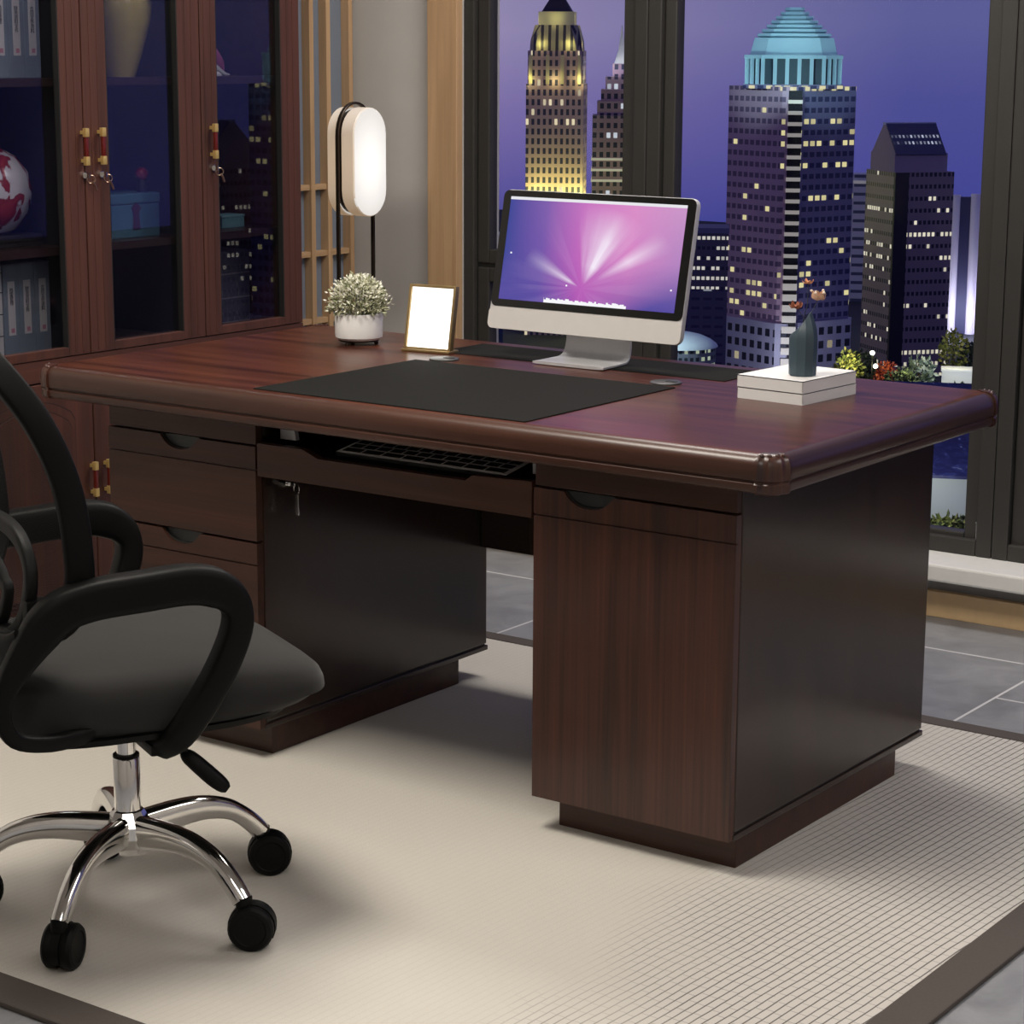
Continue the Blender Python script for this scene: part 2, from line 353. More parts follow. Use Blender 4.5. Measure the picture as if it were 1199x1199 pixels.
# pedestals: carcass, plinth; drawers and door overlay
def pedestal(x0, x1):
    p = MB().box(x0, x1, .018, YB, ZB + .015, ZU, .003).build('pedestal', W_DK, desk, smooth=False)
    MB().box(x0 + .004, x1 - .003, .016, YB - .004, ZB + .010, ZB + .016).build('shadow_gap', BLACKM, p, smooth=False)
    MB().box(x0 - .001, x1 + .001, .014, YB + .004, ZB, ZB + .011, .002).build('base_edge', W_DK, p, smooth=False)
    MB().box(x0 + .03, x1 - .012, .046, .667, RZ, ZB, .002).build('plinth', W_X, p, smooth=False)
    MB().box(x0 + .002, x1 - .002, .003, .018, ZF + .002, ZU, .001).build('fascia', W_X, p, smooth=False)
    return p
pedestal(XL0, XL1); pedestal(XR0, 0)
PULL = mat('scoop_pull_grey', (.022, .024, .023), .4)
def scoop_front(name, x0, x1, z0, z1, sx, m, groove):
    """overlay front, its top edge cut by a shallow scoop, a shadow groove below"""
    hw, dp = .052, .026
    gz = groove
    poly = [(x0, z0), (x1, z0), (x1, z1)]
    for k in range(17):
        t = k / 16; xx = sx + hw - 2 * hw * t; s = abs(2 * t - 1)
        poly.append((xx, z1 - dp * (1 - s ** 2.6)))
    poly.append((x0, z1))
    up_ = [(x0, gz + .0015), (x1, gz + .0015), (x1, z1)] + poly[3:]
    lo = [(x0, z0), (x1, z0), (x1, gz - .0015), (x0, gz - .0015)]
    mb = MB(); mb.prism(up_, 'y', 0, .017); mb.prism(lo, 'y', 0, .017); mb.box(x0, x1, .004, .017, gz - .002, gz + .002)
    d = mb.build(name, m, desk, smooth=False)
    # scoop liner: a half cup curving in behind the cut
    rr = []
    for k in range(17):
        t = k / 16; s = abs(2 * t - 1); xx = sx + hw * .98 - 2 * hw * .98 * t; zz = z1 - dp * (1 - s ** 2.6)
        rr.append([(xx, .006, zz - .001), (xx, .0165, zz - .001), (xx, .0165, z1 - .0005), (xx, .0145, z1 - .0005), (xx, .0125, zz + .0035 * (1 - s)), (xx, .006, zz + .002 * (1 - s))])
    MB().rings(rr).build('finger_pull', PULL, d)
    return d
zs = [(.4513 + .002, ZF, .5945), (.262, .4513 - .001, .405), (.072, .258, .215)]
for z0, z1, gz in zs: scoop_front('drawer', XL0 + .001, XL1 - .001, z0, z1 - .002, -1.2685, W_X, gz)
scoop_front('door', XR0 + .001, -.001, .071, ZF - .002, -.295, W_Z, .592)
# rails of the gap under the top, tray, modesty panel
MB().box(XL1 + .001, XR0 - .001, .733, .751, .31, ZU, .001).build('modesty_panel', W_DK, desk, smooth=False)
tray = MB().box(XL1 + .012, XR0 - .012, .02, .36, .624, .634, .001).build('keyboard_tray', BLACK, desk, smooth=False)
tp = [(XL1 + .004, .584), (XR0 - .004, .584), (XR0 - .004, .649), (-.546, .645), (-.561, .634), (-.909, .634), (-.946, .648), (XL1 + .004, .648)]
MB().prism(tp, 'y', 0, .018).build('tray_front', W_X, tray, smooth=False)
lip = [(-.955, .634), (-.545, .634), (-.56, .622), (-.90, .622)]
MB().prism([(-.947, .6478), (-.915, .6235), (-.555, .6235), (-.545, .6448), (-.56, .6335), (-.909, .6335)], 'y', .0185, .03).build('tray_lip', BLACK, tray, smooth=False)
for x0, x1 in ((XL1 + .001, XL1 + .011), (XR0 - .011, XR0 - .001)):
    MB().box(x0, x1, .03, .38, .60, .635, .001).build('rail', STEEL, tray, smooth=False)
for cx in (-1.025, -.428):
    mb = MB(); mb.prism([(cx - .02, .652), (cx + .02, .652), (cx + .016, .672), (cx - .004, .688), (cx - .02, .69)], 'y', .05, .06)
    mb.box(cx - .03, cx + .012, .06, .3, .684, .694).build('rail_bracket', ALU, tray, smooth=False)
# inlays and cable grommets on the top
MB().box(-1.035, -.405, -.036, .462, H - .001, H + .0022, .001).build('writing_pad', MATPAD, desk, smooth=False)
MB().box(-1.075, -.372, .590, .752, H - .001, H + .0015, .0006).build('inlay_strip', MATPAD, desk, smooth=False)
for gx, gy in ((-.992, .503), (-.452, .503)):
    gm = MB().lathe([(.031, -.001), (.031, .003), (.028, .0045), (.001, .0045)], 36, (gx, gy, H)).build('grommet', mat('grommet_grey', (.05, .052, .05), .35), desk)
    MB().box(gx + .002, gx + .024, gy - .006, gy + .006, H + .0045, H + .0056, .0004).build('cable_slot', BLACKM, gm)
# lock with hanging keys on the inner face of the drawer pedestal
lk = MB().cyl((XL1, .083, .556), (XL1 + .009, .083, .556), .0085, seg=24).build('lock', CHROME, desk)
k = MB(); k.box(XL1 + .009, XL1 + .026, .0815, .0845, .5525, .5595, .0008).tube([(XL1 + .03 + .007 * math.cos(a), .083, .548 + .011 * math.sin(a)) for a in [2 * PI * i / 20 for i in range(20)]], .0009, 6, loop=True)
k.box(XL1 + .027, XL1 + .036, .0815, .0845, .496, .537, .0012); k.build('key', CHROME, lk)
# ------------------------------------------------------------------ keyboard
kb = empty('keyboard', (-.702, .103, .6415), 0, 'dark computer keyboard with pale key edges on the pull-out tray', 'keyboard')
kb.rotation_euler = (math.radians(9), 0, 0)
kbo = MB().box(-.2, .2, -.058, .075, .002, .0115, .003).build('keyboard_body', [BLACKM, mat('silver_keyboard_plate', (.93, .93, .92), .5)], kb)
for p in kbo.data.polygons: p.material_index = 1 if p.normal.z > .9 else 0
KEYM = mat('black_keycap', (.018, .018, .018), .5)
key0 = None
rows = [(.055, 14), (.031, 14), (.007, 13), (-.017, 12), (-.041, 8)]
for yy, cnt in rows:
    wd = .384 / cnt
    for i in range(cnt):
        xx = -.192 + wd * (i + .5); kw = wd
        o = MB().box(-(kw / 2 - .0028), kw / 2 - .0028, -.0088, .0088, 0, .0008, .0003, 1).build('key', KEYM, kb, smooth=False)
        o.location = (xx, yy, .0118)
# ------------------------------------------------------------------ computer monitor
mon = empty('computer_monitor', (-.7245, .60, H + .0016), 0, 'silver all-in-one computer with purple glowing screen on the desk', 'computer')
TILT = math.radians(-12)
pan = bpy.data.objects.new('display', None)
def tiltmb(mb):
    bmesh.ops.transform(mb.b, matrix=Matrix.Translation((0, .012, .058)) @ Matrix.Rotation(TILT, 4, 'X'), verts=mb.b.verts); return mb
def rrect(x0, x1, z0, z1, r, q=6):
    pts = []
    for cx, cz, a0 in ((x1 - r, z1 - r, 0), (x0 + r, z1 - r, 90), (x0 + r, z0 + r, 180), (x1 - r, z0 + r, 270)):
        for i in range(q + 1):
            a = math.radians(a0 + 90 * i / q); pts.append((cx + r * math.cos(a), cz + r * math.sin(a)))
    return pts
MW, MH, CH = .236, .292, .047
# rear housing bulges, front split into black glass and silver chin
rr = []
for yy, ins in ((0, .001), (.004, 0), (.012, .0), (.018, .01), (.026, .06), (.030, .11)):
    rr.append([(x, yy, z) for x, z in rrect(-MW + ins, MW - ins, ins, MH - ins, max(.016 - ins * .1, .006))])
tiltmb(MB().rings(rr)).build('housing', ALU, mon)
tiltmb(MB().prism(rrect(-MW + .002, MW - .002, CH, MH - .002, .013), 'y', -.002, .001)).build('bezel', mat('black_glass_bezel', (.004, .004, .004), .12), mon, smooth=False)
tiltmb(MB().prism(rrect(-MW, MW, .0, CH - .0012, .012), 'y', -.002, .001)).build('chin', mat('silver_chin', (.62, .60, .58), .42, .1, var=.03), mon, smooth=False)
def screen_mat():
    m, n, b, o = newmat('screen_glow'); nt = m.node_tree; nt.nodes.remove(b)
    s = n.sep(n.coord('UV')); u, v = s[0], s[1]
    du = n.m('SUBTRACT', u, .47); dv = n.m('MULTIPLY', n.m('SUBTRACT', v, .16), .62)
    r = n.m('SQRT', n.m('ADD', n.m('MULTIPLY', du, du), n.m('MULTIPLY', dv, dv)))
    an = n.m('ARCTAN2', dv, du)
    ns = n.noise(n.comb(n.m('MULTIPLY', an, 2.1), n.m('MULTIPLY', r, .5), 3.7), 2.3, 3, .5)
    base = n.ramp(u, [(0, (.045, .06, .30)), (.22, (.13, .07, .38)), (.45, (.50, .10, .48)), (.72, (.62, .18, .52)), (1, (.32, .17, .48))])
    low = n.ramp(v, [(0, (1, 1, 1)), (.45, (0, 0, 0))])
    base = n.mix(n.m('MULTIPLY', low, n.m('ADD', .15, n.m('MULTIPLY', n.m('ABSOLUTE', du), 2.3)), None, True), base, (.09, .07, .34))
    topr = n.m('MULTIPLY', n.m('MULTIPLY', u, v), 1.0)
    base = n.mix(n.m('MULTIPLY', topr, .55), base, (.82, .42, .66))
    streak = n.ramp(ns, [(.47, (0, 0, 0)), (.62, (1, 1, 1))])
    fall = n.m('MULTIPLY', n.ramp(r, [(0, (.2, .2, .2)), (.10, (1, 1, 1)), (.30, (.7, .7, .7)), (.52, (0, 0, 0))]), streak)
    # main pale plume leaning right
    pl = n.m('ABSOLUTE', n.m('SUBTRACT', n.m('ADD', an, n.m('MULTIPLY', n.m('SUBTRACT', ns, .5), .5)), 1.22)); plume = n.m('MULTIPLY', n.ramp(pl, [(0, (1, 1, 1)), (.16, (.55, .55, .55)), (.42, (0, 0, 0))]), n.ramp(r, [(.03, (0, 0, 0)), (.14, (1, 1, 1)), (.30, (.8, .8, .8)), (.5, (0, 0, 0))]))
    lf = n.m('ABSOLUTE', n.m('SUBTRACT', an, 2.65)); plume2 = n.m('MULTIPLY', n.ramp(lf, [(0, (.7, .7, .7)), (.2, (0, 0, 0))]), n.ramp(r, [(.02, (0, 0, 0)), (.08, (1, 1, 1)), (.38, (0, 0, 0))]))
    rg = n.m('ABSOLUTE', n.m('SUBTRACT', an, .62)); plume3 = n.m('MULTIPLY', n.ramp(rg, [(0, (.7, .7, .7)), (.16, (0, 0, 0))]), n.ramp(r, [(.1, (0, 0, 0)), (.3, (1, 1, 1)), (.55, (0, 0, 0))]))
    c = n.mix(n.m('MULTIPLY', fall, .07), base, (.85, .62, .9))
    c = n.mix(n.m('MAXIMUM', plume, n.m('MAXIMUM', plume2, plume3)), c, (.93, .86, .97))
    stars = n.m('LESS_THAN', n.white(n.comb(n.m('FLOOR', n.m('MULTIPLY', u, 110)), n.m('FLOOR', n.m('MULTIPLY', v, 65)), 9)), .0009)
    c = n.mix(stars, c, (.95, .95, 1))
    bar = n.m('GREATER_THAN', v, .972); c = n.mix(bar, c, (.80, .80, .84))
    # dock of pale icons along the bottom
    ih = n.m('MULTIPLY', n.white(n.comb(n.m('FLOOR', n.m('MULTIPLY', u, 90)), 1, 4)), .022)
    dock = n.m('MULTIPLY', n.m('LESS_THAN', v, n.m('ADD', ih, .026)), n.m('LESS_THAN', n.m('ABSOLUTE', n.m('SUBTRACT', u, .5)), .235))
    c = n.mix(dock, c, (.92, .92, .95))
    e = n.n.new('ShaderNodeEmission'); n.inp(e.inputs[0], c); e.inputs[1].default_value = 1.0
    gl = n.n.new('ShaderNodeBsdfGlossy'); gl.inputs[0].default_value = (.02, .02, .02, 1); gl.inputs[1].default_value = .1
    ad = n.n.new('ShaderNodeAddShader'); n.l.new(e.outputs[0], ad.inputs[0]); n.l.new(gl.outputs[0], ad.inputs[1]); n.l.new(ad.outputs[0], o.inputs[0])
    return m
sb = bmesh.new(); uvl = sb.loops.layers.uv.new('UVMap')
vs = [sb.verts.new(p) for p in ((-.215, -.0026, .062), (.215, -.0026, .062), (.215, -.0026, .277), (-.215, -.0026, .277))]
fce = sb.faces.new(vs)
for lp, uv in zip(fce.loops, ((0, 0), (1, 0), (1, 1), (0, 1))): lp[uvl].uv = uv
bmesh.ops.transform(sb, matrix=Matrix.Translation((0, .012, .058)) @ Matrix.Rotation(TILT, 4, 'X'), verts=sb.verts)
me = bpy.data.meshes.new('screen'); sb.to_mesh(me); sb.free(); me.materials.append(screen_mat())
so = bpy.data.objects.new('screen', me); C.objects.link(so); so.parent = mon
bpy.data.objects.remove(pan)
# bent plate stand
pth = spline([(0, -.035, .003), (0, .03, .0035), (0, .062, .006), (0, .076, .022), (0, .080, .06), (0, .072, .13), (0, .068, .17)], 6)
MB().tube(pth, .0032, 12, flat=((1, 0, 0), [.088 - .012 * i / (len(pth) - 1) for i in range(len(pth))])).build('stand', ALU, mon)
# ------------------------------------------------------------------ picture frame
pf = empty('picture_frame', (-1.091, .575, H), math.radians(6), 'gold edged picture frame with blank white print given added glow beside the monitor', 'picture frame')
TF = Matrix.Rotation(math.radians(-11), 4, 'X')
def tf(mb): bmesh.ops.transform(mb.b, matrix=TF, verts=mb.b.verts); return mb
GOLD = mat('gold_frame', (.42, .30, .14), .3, .8)
fm = MB(); ring_frame(fm, -.058, .058, .003, .143, .006, -.006, .009, .0015); tf(fm).build('frame_border', GOLD, pf)
tf(MB().box(-.052, .052, -.001, .004, .009, .137)).build('panel', mat('white_print_added_glow', (.8, .8, .78), .5, emit=(1, 1, .98), es=1.15, var=0), pf)  # emission added to the white print, no lamp inside
tf(MB().box(-.052, .052, .005, .010, .009, .137)).build('backing', BLACK, pf)
MB().box(-.06, .06, -.012, .03, 0, .006, .002).build('foot_bar', GOLD, pf)
# ------------------------------------------------------------------ potted plant
pp = empty('potted_plant', (-1.294, .592, H), 0, 'small bushy plant with pale leaves in round white pot on the desk', 'plant')
MB().lathe([(.030, .011), (.046, .011), (.0515, .016), (.0525, .024), (.0525, .066), (.0512, .0685), (.048, .0685), (.048, .052), (.001, .052)], 48).build('pot', WHITE, pp)
st = MB().lathe([(.043, .007), (.045, .009), (.045, .0112), (.02, .0112)], 32)
for a in (30, 150, 270): st.cyl((.036 * math.cos(math.radians(a)), .036 * math.sin(math.radians(a)), .009), (.040 * math.cos(math.radians(a)), .040 * math.sin(math.radians(a)), 0), .006, .004, 10)
st.build('stand', BRONZE, pp)
MB().lathe([(.0475, .0), (.0475, .006), (.03, .009), (.001, .010)], 24, (0, 0, .052)).build('soil', mat('soil', (.03, .022, .015), .9), pp)
def leafy(name, m, parent, n, fn, ln, wd, seed, tilt=.6):
    rnd = random.Random(seed); mb = MB(); b = mb.b
    for _ in range(n):
        p, d = fn(rnd); p = Vector(p); d = (Vector(d).normalized() + Vector((rnd.gauss(0, tilt), rnd.gauss(0, tilt), rnd.gauss(0, tilt)))).normalized()
        sdir = d.cross(Vector((rnd.gauss(0, 1), rnd.gauss(0, 1), rnd.gauss(0, 1)))).normalized(); nn = d.cross(sdir)
        l = ln * rnd.uniform(.6, 1.3); ww = wd * rnd.uniform(.7, 1.2)
        v = [b.verts.new(q) for q in (p, p + d * l * .5 + sdir * ww + nn * l * .08, p + d * l, p + d * l * .5 - sdir * ww + nn * l * .08)]
        f = b.faces.new(v)
    me_ = bpy.data.meshes.new(name); b.to_mesh(me_); b.free(); me_.materials.append(m)
    o = bpy.data.objects.new(name, me_); C.objects.link(o); o.parent = parent; return o
def leaf_mat(name, c0, c1, c2, sc_=30):
    m, n, b, o = newmat(name); geo = n.n.new('ShaderNodeNewGeometry')
    n.inp(b.inputs['Base Color'], n.ramp(geo.outputs['Random Per Island'], [(0, c0), (.5, c1), (1, c2)])); b.inputs['Roughness'].default_value = .6
    return m
def pl_fn(r):
    while True:
        x, y, z = r.uniform(-1, 1), r.uniform(-1, 1), r.uniform(-.25, 1)
        q = math.sqrt(x * x + y * y + z * z)
        if .72 < q < 1: break
    q2 = 1.0 if r.random() < .8 else r.uniform(1.05, 1.22)
    return (x * .057 * q2, y * .057 * q2, .080 + max(z, -.10) * .064 * min(q2, 1.1)), (x, y, z + .35)
leafy('foliage', leaf_mat('pale_leaf', (.10, .12, .045), (.34, .36, .20), (.70, .70, .52)), pp, 1500, pl_fn, .013, .0024, 3)
def bl_fn(r):
    p, d = pl_fn(r)
    while p[2] < .10 and r.random() < .75: p, d = pl_fn(r)
    return (p[0] * 1.08, p[1] * 1.08, p[2] + .004), d
leafy('blossom', leaf_mat('cream_blossom', (.72, .70, .56), (.85, .83, .70), (.92, .91, .82)), pp, 1500, bl_fn, .0085, .0022, 4)
stm = MB(); rnd = random.Random(5)
for i in range(26):
    a = rnd.uniform(0, 2 * PI); r = rnd.uniform(.015, .05)
    stm.tube([(r * .6 * math.cos(a), r * .6 * math.sin(a), .056), (r * 1.1 * math.cos(a), r * 1.1 * math.sin(a), .056 + rnd.uniform(.04, .07))], [.0012, .0006], 5)
stm.build('stems', mat('green_stem', (.10, .13, .05), .7), pp)
# ------------------------------------------------------------------ books and vase
def book(loc, rz, wx, dy, hz, label):
    b = empty('book', loc, rz, label, 'book', 'white books stacked on the desk')
    cv = MB().box(-wx / 2, wx / 2, -dy / 2, dy / 2, 0, .0022).box(-wx / 2, wx / 2, -dy / 2, dy / 2, hz - .0022, hz).box(-wx / 2, wx / 2, -dy / 2, -dy / 2 + .002, .0022, hz - .0022)
    cv.box(wx / 2 - .002, wx / 2, -dy / 2, dy / 2, .0022, hz - .0022)
    cv.build('cover', PAPER, b, smooth=False)
    MB().box(-wx / 2 + .004, wx / 2 - .002, -dy / 2 + .002, dy / 2 - .004, .0022, hz - .0022).build('pages', PAGE, b, smooth=False)
    MB().box(-wx / 2 - .0004, wx / 2 + .0004, -dy / 2 - .0004, dy / 2 + .0004, hz - .0016, hz - .0002).build('edge_line', mat('dark_cover_edge', (.035, .045, .06), .5), b, smooth=False)
    return b
book((-.1745, .520, H), math.radians(-4), .142, .186, .0215, 'white hardback book at the bottom of the desk stack')
book((-.175, .519, H + .0217), math.radians(-4), .142, .186, .0225, 'white hardback book under the teal vase, topmost in stack')
BT = H + .0217 + .0227
vz = empty('vase', (-.150, .492, BT), math.radians(20), 'dark teal faceted vase with slanted rim standing on two white books', 'vase')
TEAL = mat('teal_ceramic', (.035, .060, .080), .5, var=.08)
rr = []
for r, z, sl in ((.0235, 0, 0), (.0255, .0015, 0), (.0262, .03, 0), (.0265, .068, 0), (.0245, .080, .006), (.0195, .091, .012), (.0135, .099, .019)):
    rr.append([(r * math.cos(2 * PI * k / 10), r * math.sin(2 * PI * k / 10), z + sl * math.cos(2 * PI * k / 10)) for k in range(10)])
inn = [[(p[0] * .8, p[1] * .8, p[2] - .001) for p in rr[-1]], [(p[0] * .6, p[1] * .6, .07) for p in rr[-1]]]
MB().rings(rr + inn).build('vase_body', TEAL, vz, angle=25)
VB = Vector((-.150, .492, BT))
def flower(tip, col, label, kind, seed):
    f = empty('dried_flower', VB, 0, label, 'dried flower', 'dried flowers in the teal vase')
    p0 = Vector((0, 0, .072)); t = Vector(tip); mid = (p0 + t) / 2 + Vector((.003, 0, .012))
    MB().tube(spline([p0, p0 + Vector((t.x * .12, t.y * .12, .036)), mid, t], 6), .0007, 6).build('stalk', mat('thin_stalk', (.05, .06, .06), .6), f)
    m = mat('dried_petal', col, .65, var=.25, vs=200); rnd = random.Random(seed)
    mb = MB()
    cnt = {'bud': 7, 'open': 12, 'curled': 7}[kind]; R0 = {'bud': .011, 'open': .017, 'curled': .014}[kind]
    for i in range(cnt):
        a = 2 * PI * i / cnt + rnd.uniform(-.2, .2); el = {'bud': .25, 'open': .75, 'curled': .5}[kind] + rnd.uniform(-.2, .35)
        d = Vector((math.cos(a) * math.cos(el), math.sin(a) * math.cos(el), math.sin(el))); sd = Vector((-math.sin(a), math.cos(a), 0)); nn = d.cross(sd)
        g = []
        for q in range(5):
            s = q / 4; wd = R0 * .42 * math.sin(PI * min(.18 + s * .8, .93)); c = t + d * R0 * s + nn * (-.35 * R0 * math.sin(PI * s)) 
            g.append([tuple(c - sd * wd), tuple(c - nn * .0004 - nn * wd * .3), tuple(c + sd * wd), tuple(c + nn * .0008 - nn * wd * .3)])
        mb.rings(g)
    mb.build('petals', m, f)
    if kind == 'open':
        mb = MB()
        for i in range(5):
            a = i * 1.2; q = t + Vector((.012 * math.cos(a), .012 * math.sin(a), .011 + .003 * (i % 2)))
            bmesh.ops.create_icosphere(mb.b, subdivisions=1, radius=.0032, matrix=Matrix.Translation(q))
        mb.build('tufts', mat('cream_tuft', (.75, .62, .5), .7), f)
    return f
# ------------------------------------------------------------------ floor lamp
lp = empty('floor_lamp', (-2.01, 1.45, 0), 0, 'glowing white capsule floor lamp on thin dark stand behind the desk', 'lamp')
def capsule(r, z0, z1, q=14):
    pts = []
    for i in range(q + 1): a = PI * i / q; pts.append((r * math.cos(a), z1 - r + r * math.sin(a)))
    for i in range(q + 1): a = PI + PI * i / q; pts.append((r * math.cos(a), z0 + r + r * math.sin(a)))
    return pts
def shade_mat():
    m, n, b, o = newmat('opal_lamp_shade')
    s = n.sep(n.coord()); dz = n.m('MULTIPLY', n.m('SUBTRACT', s[2], 1.09), 6.2); dy = n.m('MULTIPLY', s[1], 9)
    r = n.m('SQRT', n.m('ADD', n.m('MULTIPLY', dz, dz), n.m('MULTIPLY', dy, dy)))
    n.inp(b.inputs['Base Color'], (.5, .49, .48)); b.inputs['Roughness'].default_value = .5
    nx = n.sep(n.coord('Normal'))[0]
    warm = n.m('GREATER_THAN', n.m('ABSOLUTE', nx), .7)
    n.inp(b.inputs['Emission Color'], n.mix(warm, (.95, .60, .30), (1, .97, .92)))
    n.inp(b.inputs['Emission Strength'], n.m('MULTIPLY', n.ramp(r, [(0, (1, 1, 1)), (.3, (.86, .86, .86)), (.8, (.55, .55, .55)), (1, (.48, .48, .48))]), n.m('ADD', .46, n.m('MULTIPLY', warm, .34))))
    return m
SHM = shade_mat()
CZ0, CZ1, CR = .955, 1.240, .068
def lens_body(x0, x1):
    rr = [[(x, y * k_, 1.107 + (z - 1.107) * (1 - (1 - k_) * .4)) for y, z in capsule(CR, CZ0, CZ1)] for x, k_ in ((x0, .96), (x0 + .003, 1), (x1 - .003, 1), (x1, .96))]
    return MB().rings(rr)
lens_body(.008, .052).build('shade', SHM, lp); lens_body(-.040, -.008).build('shade', SHM, lp)
hoop = [(0, -.072, .01)] + [(0, -.072, z) for z in (.4, .8, 1.1)] + [(0, -.072 * math.cos(PI * i / 16), 1.165 + .086 * math.sin(PI * i / 16)) for i in range(17)] + [(0, .072, z) for z in (1.1, .8, .4, .01)]
MB().tube(hoop, .0032, 10, flat=((1, 0, 0), .006)).build('hoop_stand', BRONZE, lp)
MB().prism(capsule(.064, .962, 1.234), 'x', -.008, .008).build('core', BRONZE, lp, smooth=False)
MB().box(-.07, .07, -.12, .12, 0, .012, .004).build('base', BRONZE, lp)
# ------------------------------------------------------------------ flowers in the vase
flower((-.012, -.010, .128), (.30, .095, .045), 'lowest rust brown dried flower in the teal vase', 'curled', 1)
flower((.023, .008, .143), (.58, .36, .24), 'largest pale pink dried flower with cream tufts in teal vase', 'open', 2)
flower((.004, .004, .173), (.72, .33, .17), 'topmost small orange dried bud in the teal vase', 'bud', 3)
# ------------------------------------------------------------------ display bookcase
CX = -2.0
cab = empty('display_bookcase', (CX, .64, 0), 0, 'tall reddish wooden bookcase with dark glass doors behind the desk', 'bookcase')
def Y(y): return y - .64
KY0, KY1 = .07, 1.222
DKIN = mat('cabinet_inside_sky_tint', (.010, .010, .020), .7)  # dark navy of the sky reflection put into the inside colour
cs = MB()
cs.box(-.40, -.022, Y(KY0), Y(KY0) + .02, .05, 2.1).box(-.40, -.022, Y(KY1) - .02, Y(KY1), .05, 2.1).box(-.40, -.022, Y(KY0) + .02, Y(KY1) - .02, 2.08, 2.1)
cs.box(-.40, -.022, Y(KY0) + .02, Y(KY1) - .02, .05, .07).box(-.40, -.021, Y(KY0) + .02, Y(KY1) - .02, .642, .692).box(-.021, -.002, Y(KY0), Y(KY1), .642, .692).box(-.39, -.01, Y(KY0) + .01, Y(KY1) - .01, 0, .05)
cs.build('carcass', W_CABY, cab, smooth=False)
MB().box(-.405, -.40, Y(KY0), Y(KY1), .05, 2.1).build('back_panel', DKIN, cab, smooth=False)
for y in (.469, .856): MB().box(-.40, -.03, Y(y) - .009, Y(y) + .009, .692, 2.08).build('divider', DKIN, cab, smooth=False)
SHELF = wood('shelf_board', (.060, .028, .026), (.032, .015, .014), 'y', .4, .2)
for z in (.922, 1.304):
    for a, b in ((KY0 + .02, .46), (.478, .847), (.865, KY1 - .02)): MB().box(-.40, -.045, Y(a), Y(b), z, z + .018).build('shelf', SHELF, cab, smooth=False)
CGL = pane_mat('smoked_cabinet_glass', (.74, .74, .77), .26)
RED = mat('red_handle_bar', (.10, .010, .006), .3, coat=.5)
def pull(par, y, z0, z1):
    hb = MB()
    hb.box(.012, .020, Y(y) - .0045, Y(y) + .0045, z0 + .018, z1 - .018, .002)
    hnd = hb.build('handle', RED, par)
    for a, b in ((z0, z0 + .02), (z1 - .02, z1)): MB().box(.0105, .0215, Y(y) - .0058, Y(y) + .0058, a, b, .0015).box(-.001, .0108, Y(y) - .003, Y(y) + .003, a + .006, b - .006).build('handle_cap', BRASS, par)
def key_lock(par, y, z):
    MB().cyl((-.001, Y(y), z), (.006, Y(y), z), .008, seg=20).box(.006, .020, Y(y) - .0015, Y(y) + .0015, z - .006, z + .006).build('lock', CHROME, par)
    mb = MB(); yy = Y(y)
    mb.tube([(.016 + .004 * math.cos(a), yy + .008 + .009 * math.cos(a), z - .009 + .009 * math.sin(a)) for a in [2 * PI * i / 18 for i in range(18)]], .0011, 6, loop=True)
    mb.tube([(.018, yy + .010, z - .014), (.019, yy + .016, z - .023), (.019, yy + .021, z - .034)], .0026, 6)
    mb.build('key', mat('bronze_key', (.42, .30, .22), .3, 1), par)
doors = [(.08, .467, .125, .402, [.461], None), (.471, .8545, .545, .781, [.514], None), (.858, 1.219, .913, 1.150, [.888], None)]
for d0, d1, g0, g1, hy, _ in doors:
    dm = MB()
    dm.box(-.02, 0, Y(d0), Y(g0), .694, 2.06, .0015).box(-.02, 0, Y(g1), Y(d1), .694, 2.06, .0015)
    dm.box(-.02, 0, Y(g0), Y(g1), .694, .714, .001).box(-.02, 0, Y(g0), Y(g1), 2.0, 2.06, .001)
    for q in ((d0 + g0) / 2 - .012, (d0 + g0) / 2 + .012, (d1 + g1) / 2 - .010, (d1 + g1) / 2 + .012): dm.box(-.001, .0012, Y(q) - .0035, Y(q) + .0035, .70, 2.05, .0005)
    dr = dm.build('glass_door', W_CAB, cab, smooth=False)
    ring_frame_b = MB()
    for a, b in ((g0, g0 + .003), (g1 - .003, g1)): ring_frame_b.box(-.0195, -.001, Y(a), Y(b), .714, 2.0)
    ring_frame_b.build('stile_shade_strip', BLACKM, dr, smooth=False)  # black strips stand in for shade on the stiles' inner sides
    MB().box(-.0185, -.0155, Y(g0) + .0005, Y(g1) - .0005, .7145, 1.9995).build('pane', CGL, dr, smooth=False)
    for y in hy: pull(dr, y, 1.127, 1.211); key_lock(dr, y + .004, 1.104)
GROOVE_SHADE = mat('painted_groove_shade', (.016, .006, .004), .6)  # dark lines painted for the shade around the door panels
def arch(a, b, z0, z1, dip, ins):
    a, b = a + ins, b - ins; pts = [(Y(a), z0 + ins), (Y(b), z0 + ins)]
    pts += [(Y(b), z1 - dip - ins)]
    for k in range(13):
        t = k / 12; yy = b - .012 - (b - a - .024) * t; s = abs(2 * t - 1)
        pts.append((Y(yy), z1 - ins - dip * .62 * max(0, (s - .35) / .65) ** 1.6))
    pts += [(Y(a), z1 - dip - ins)]
    return pts
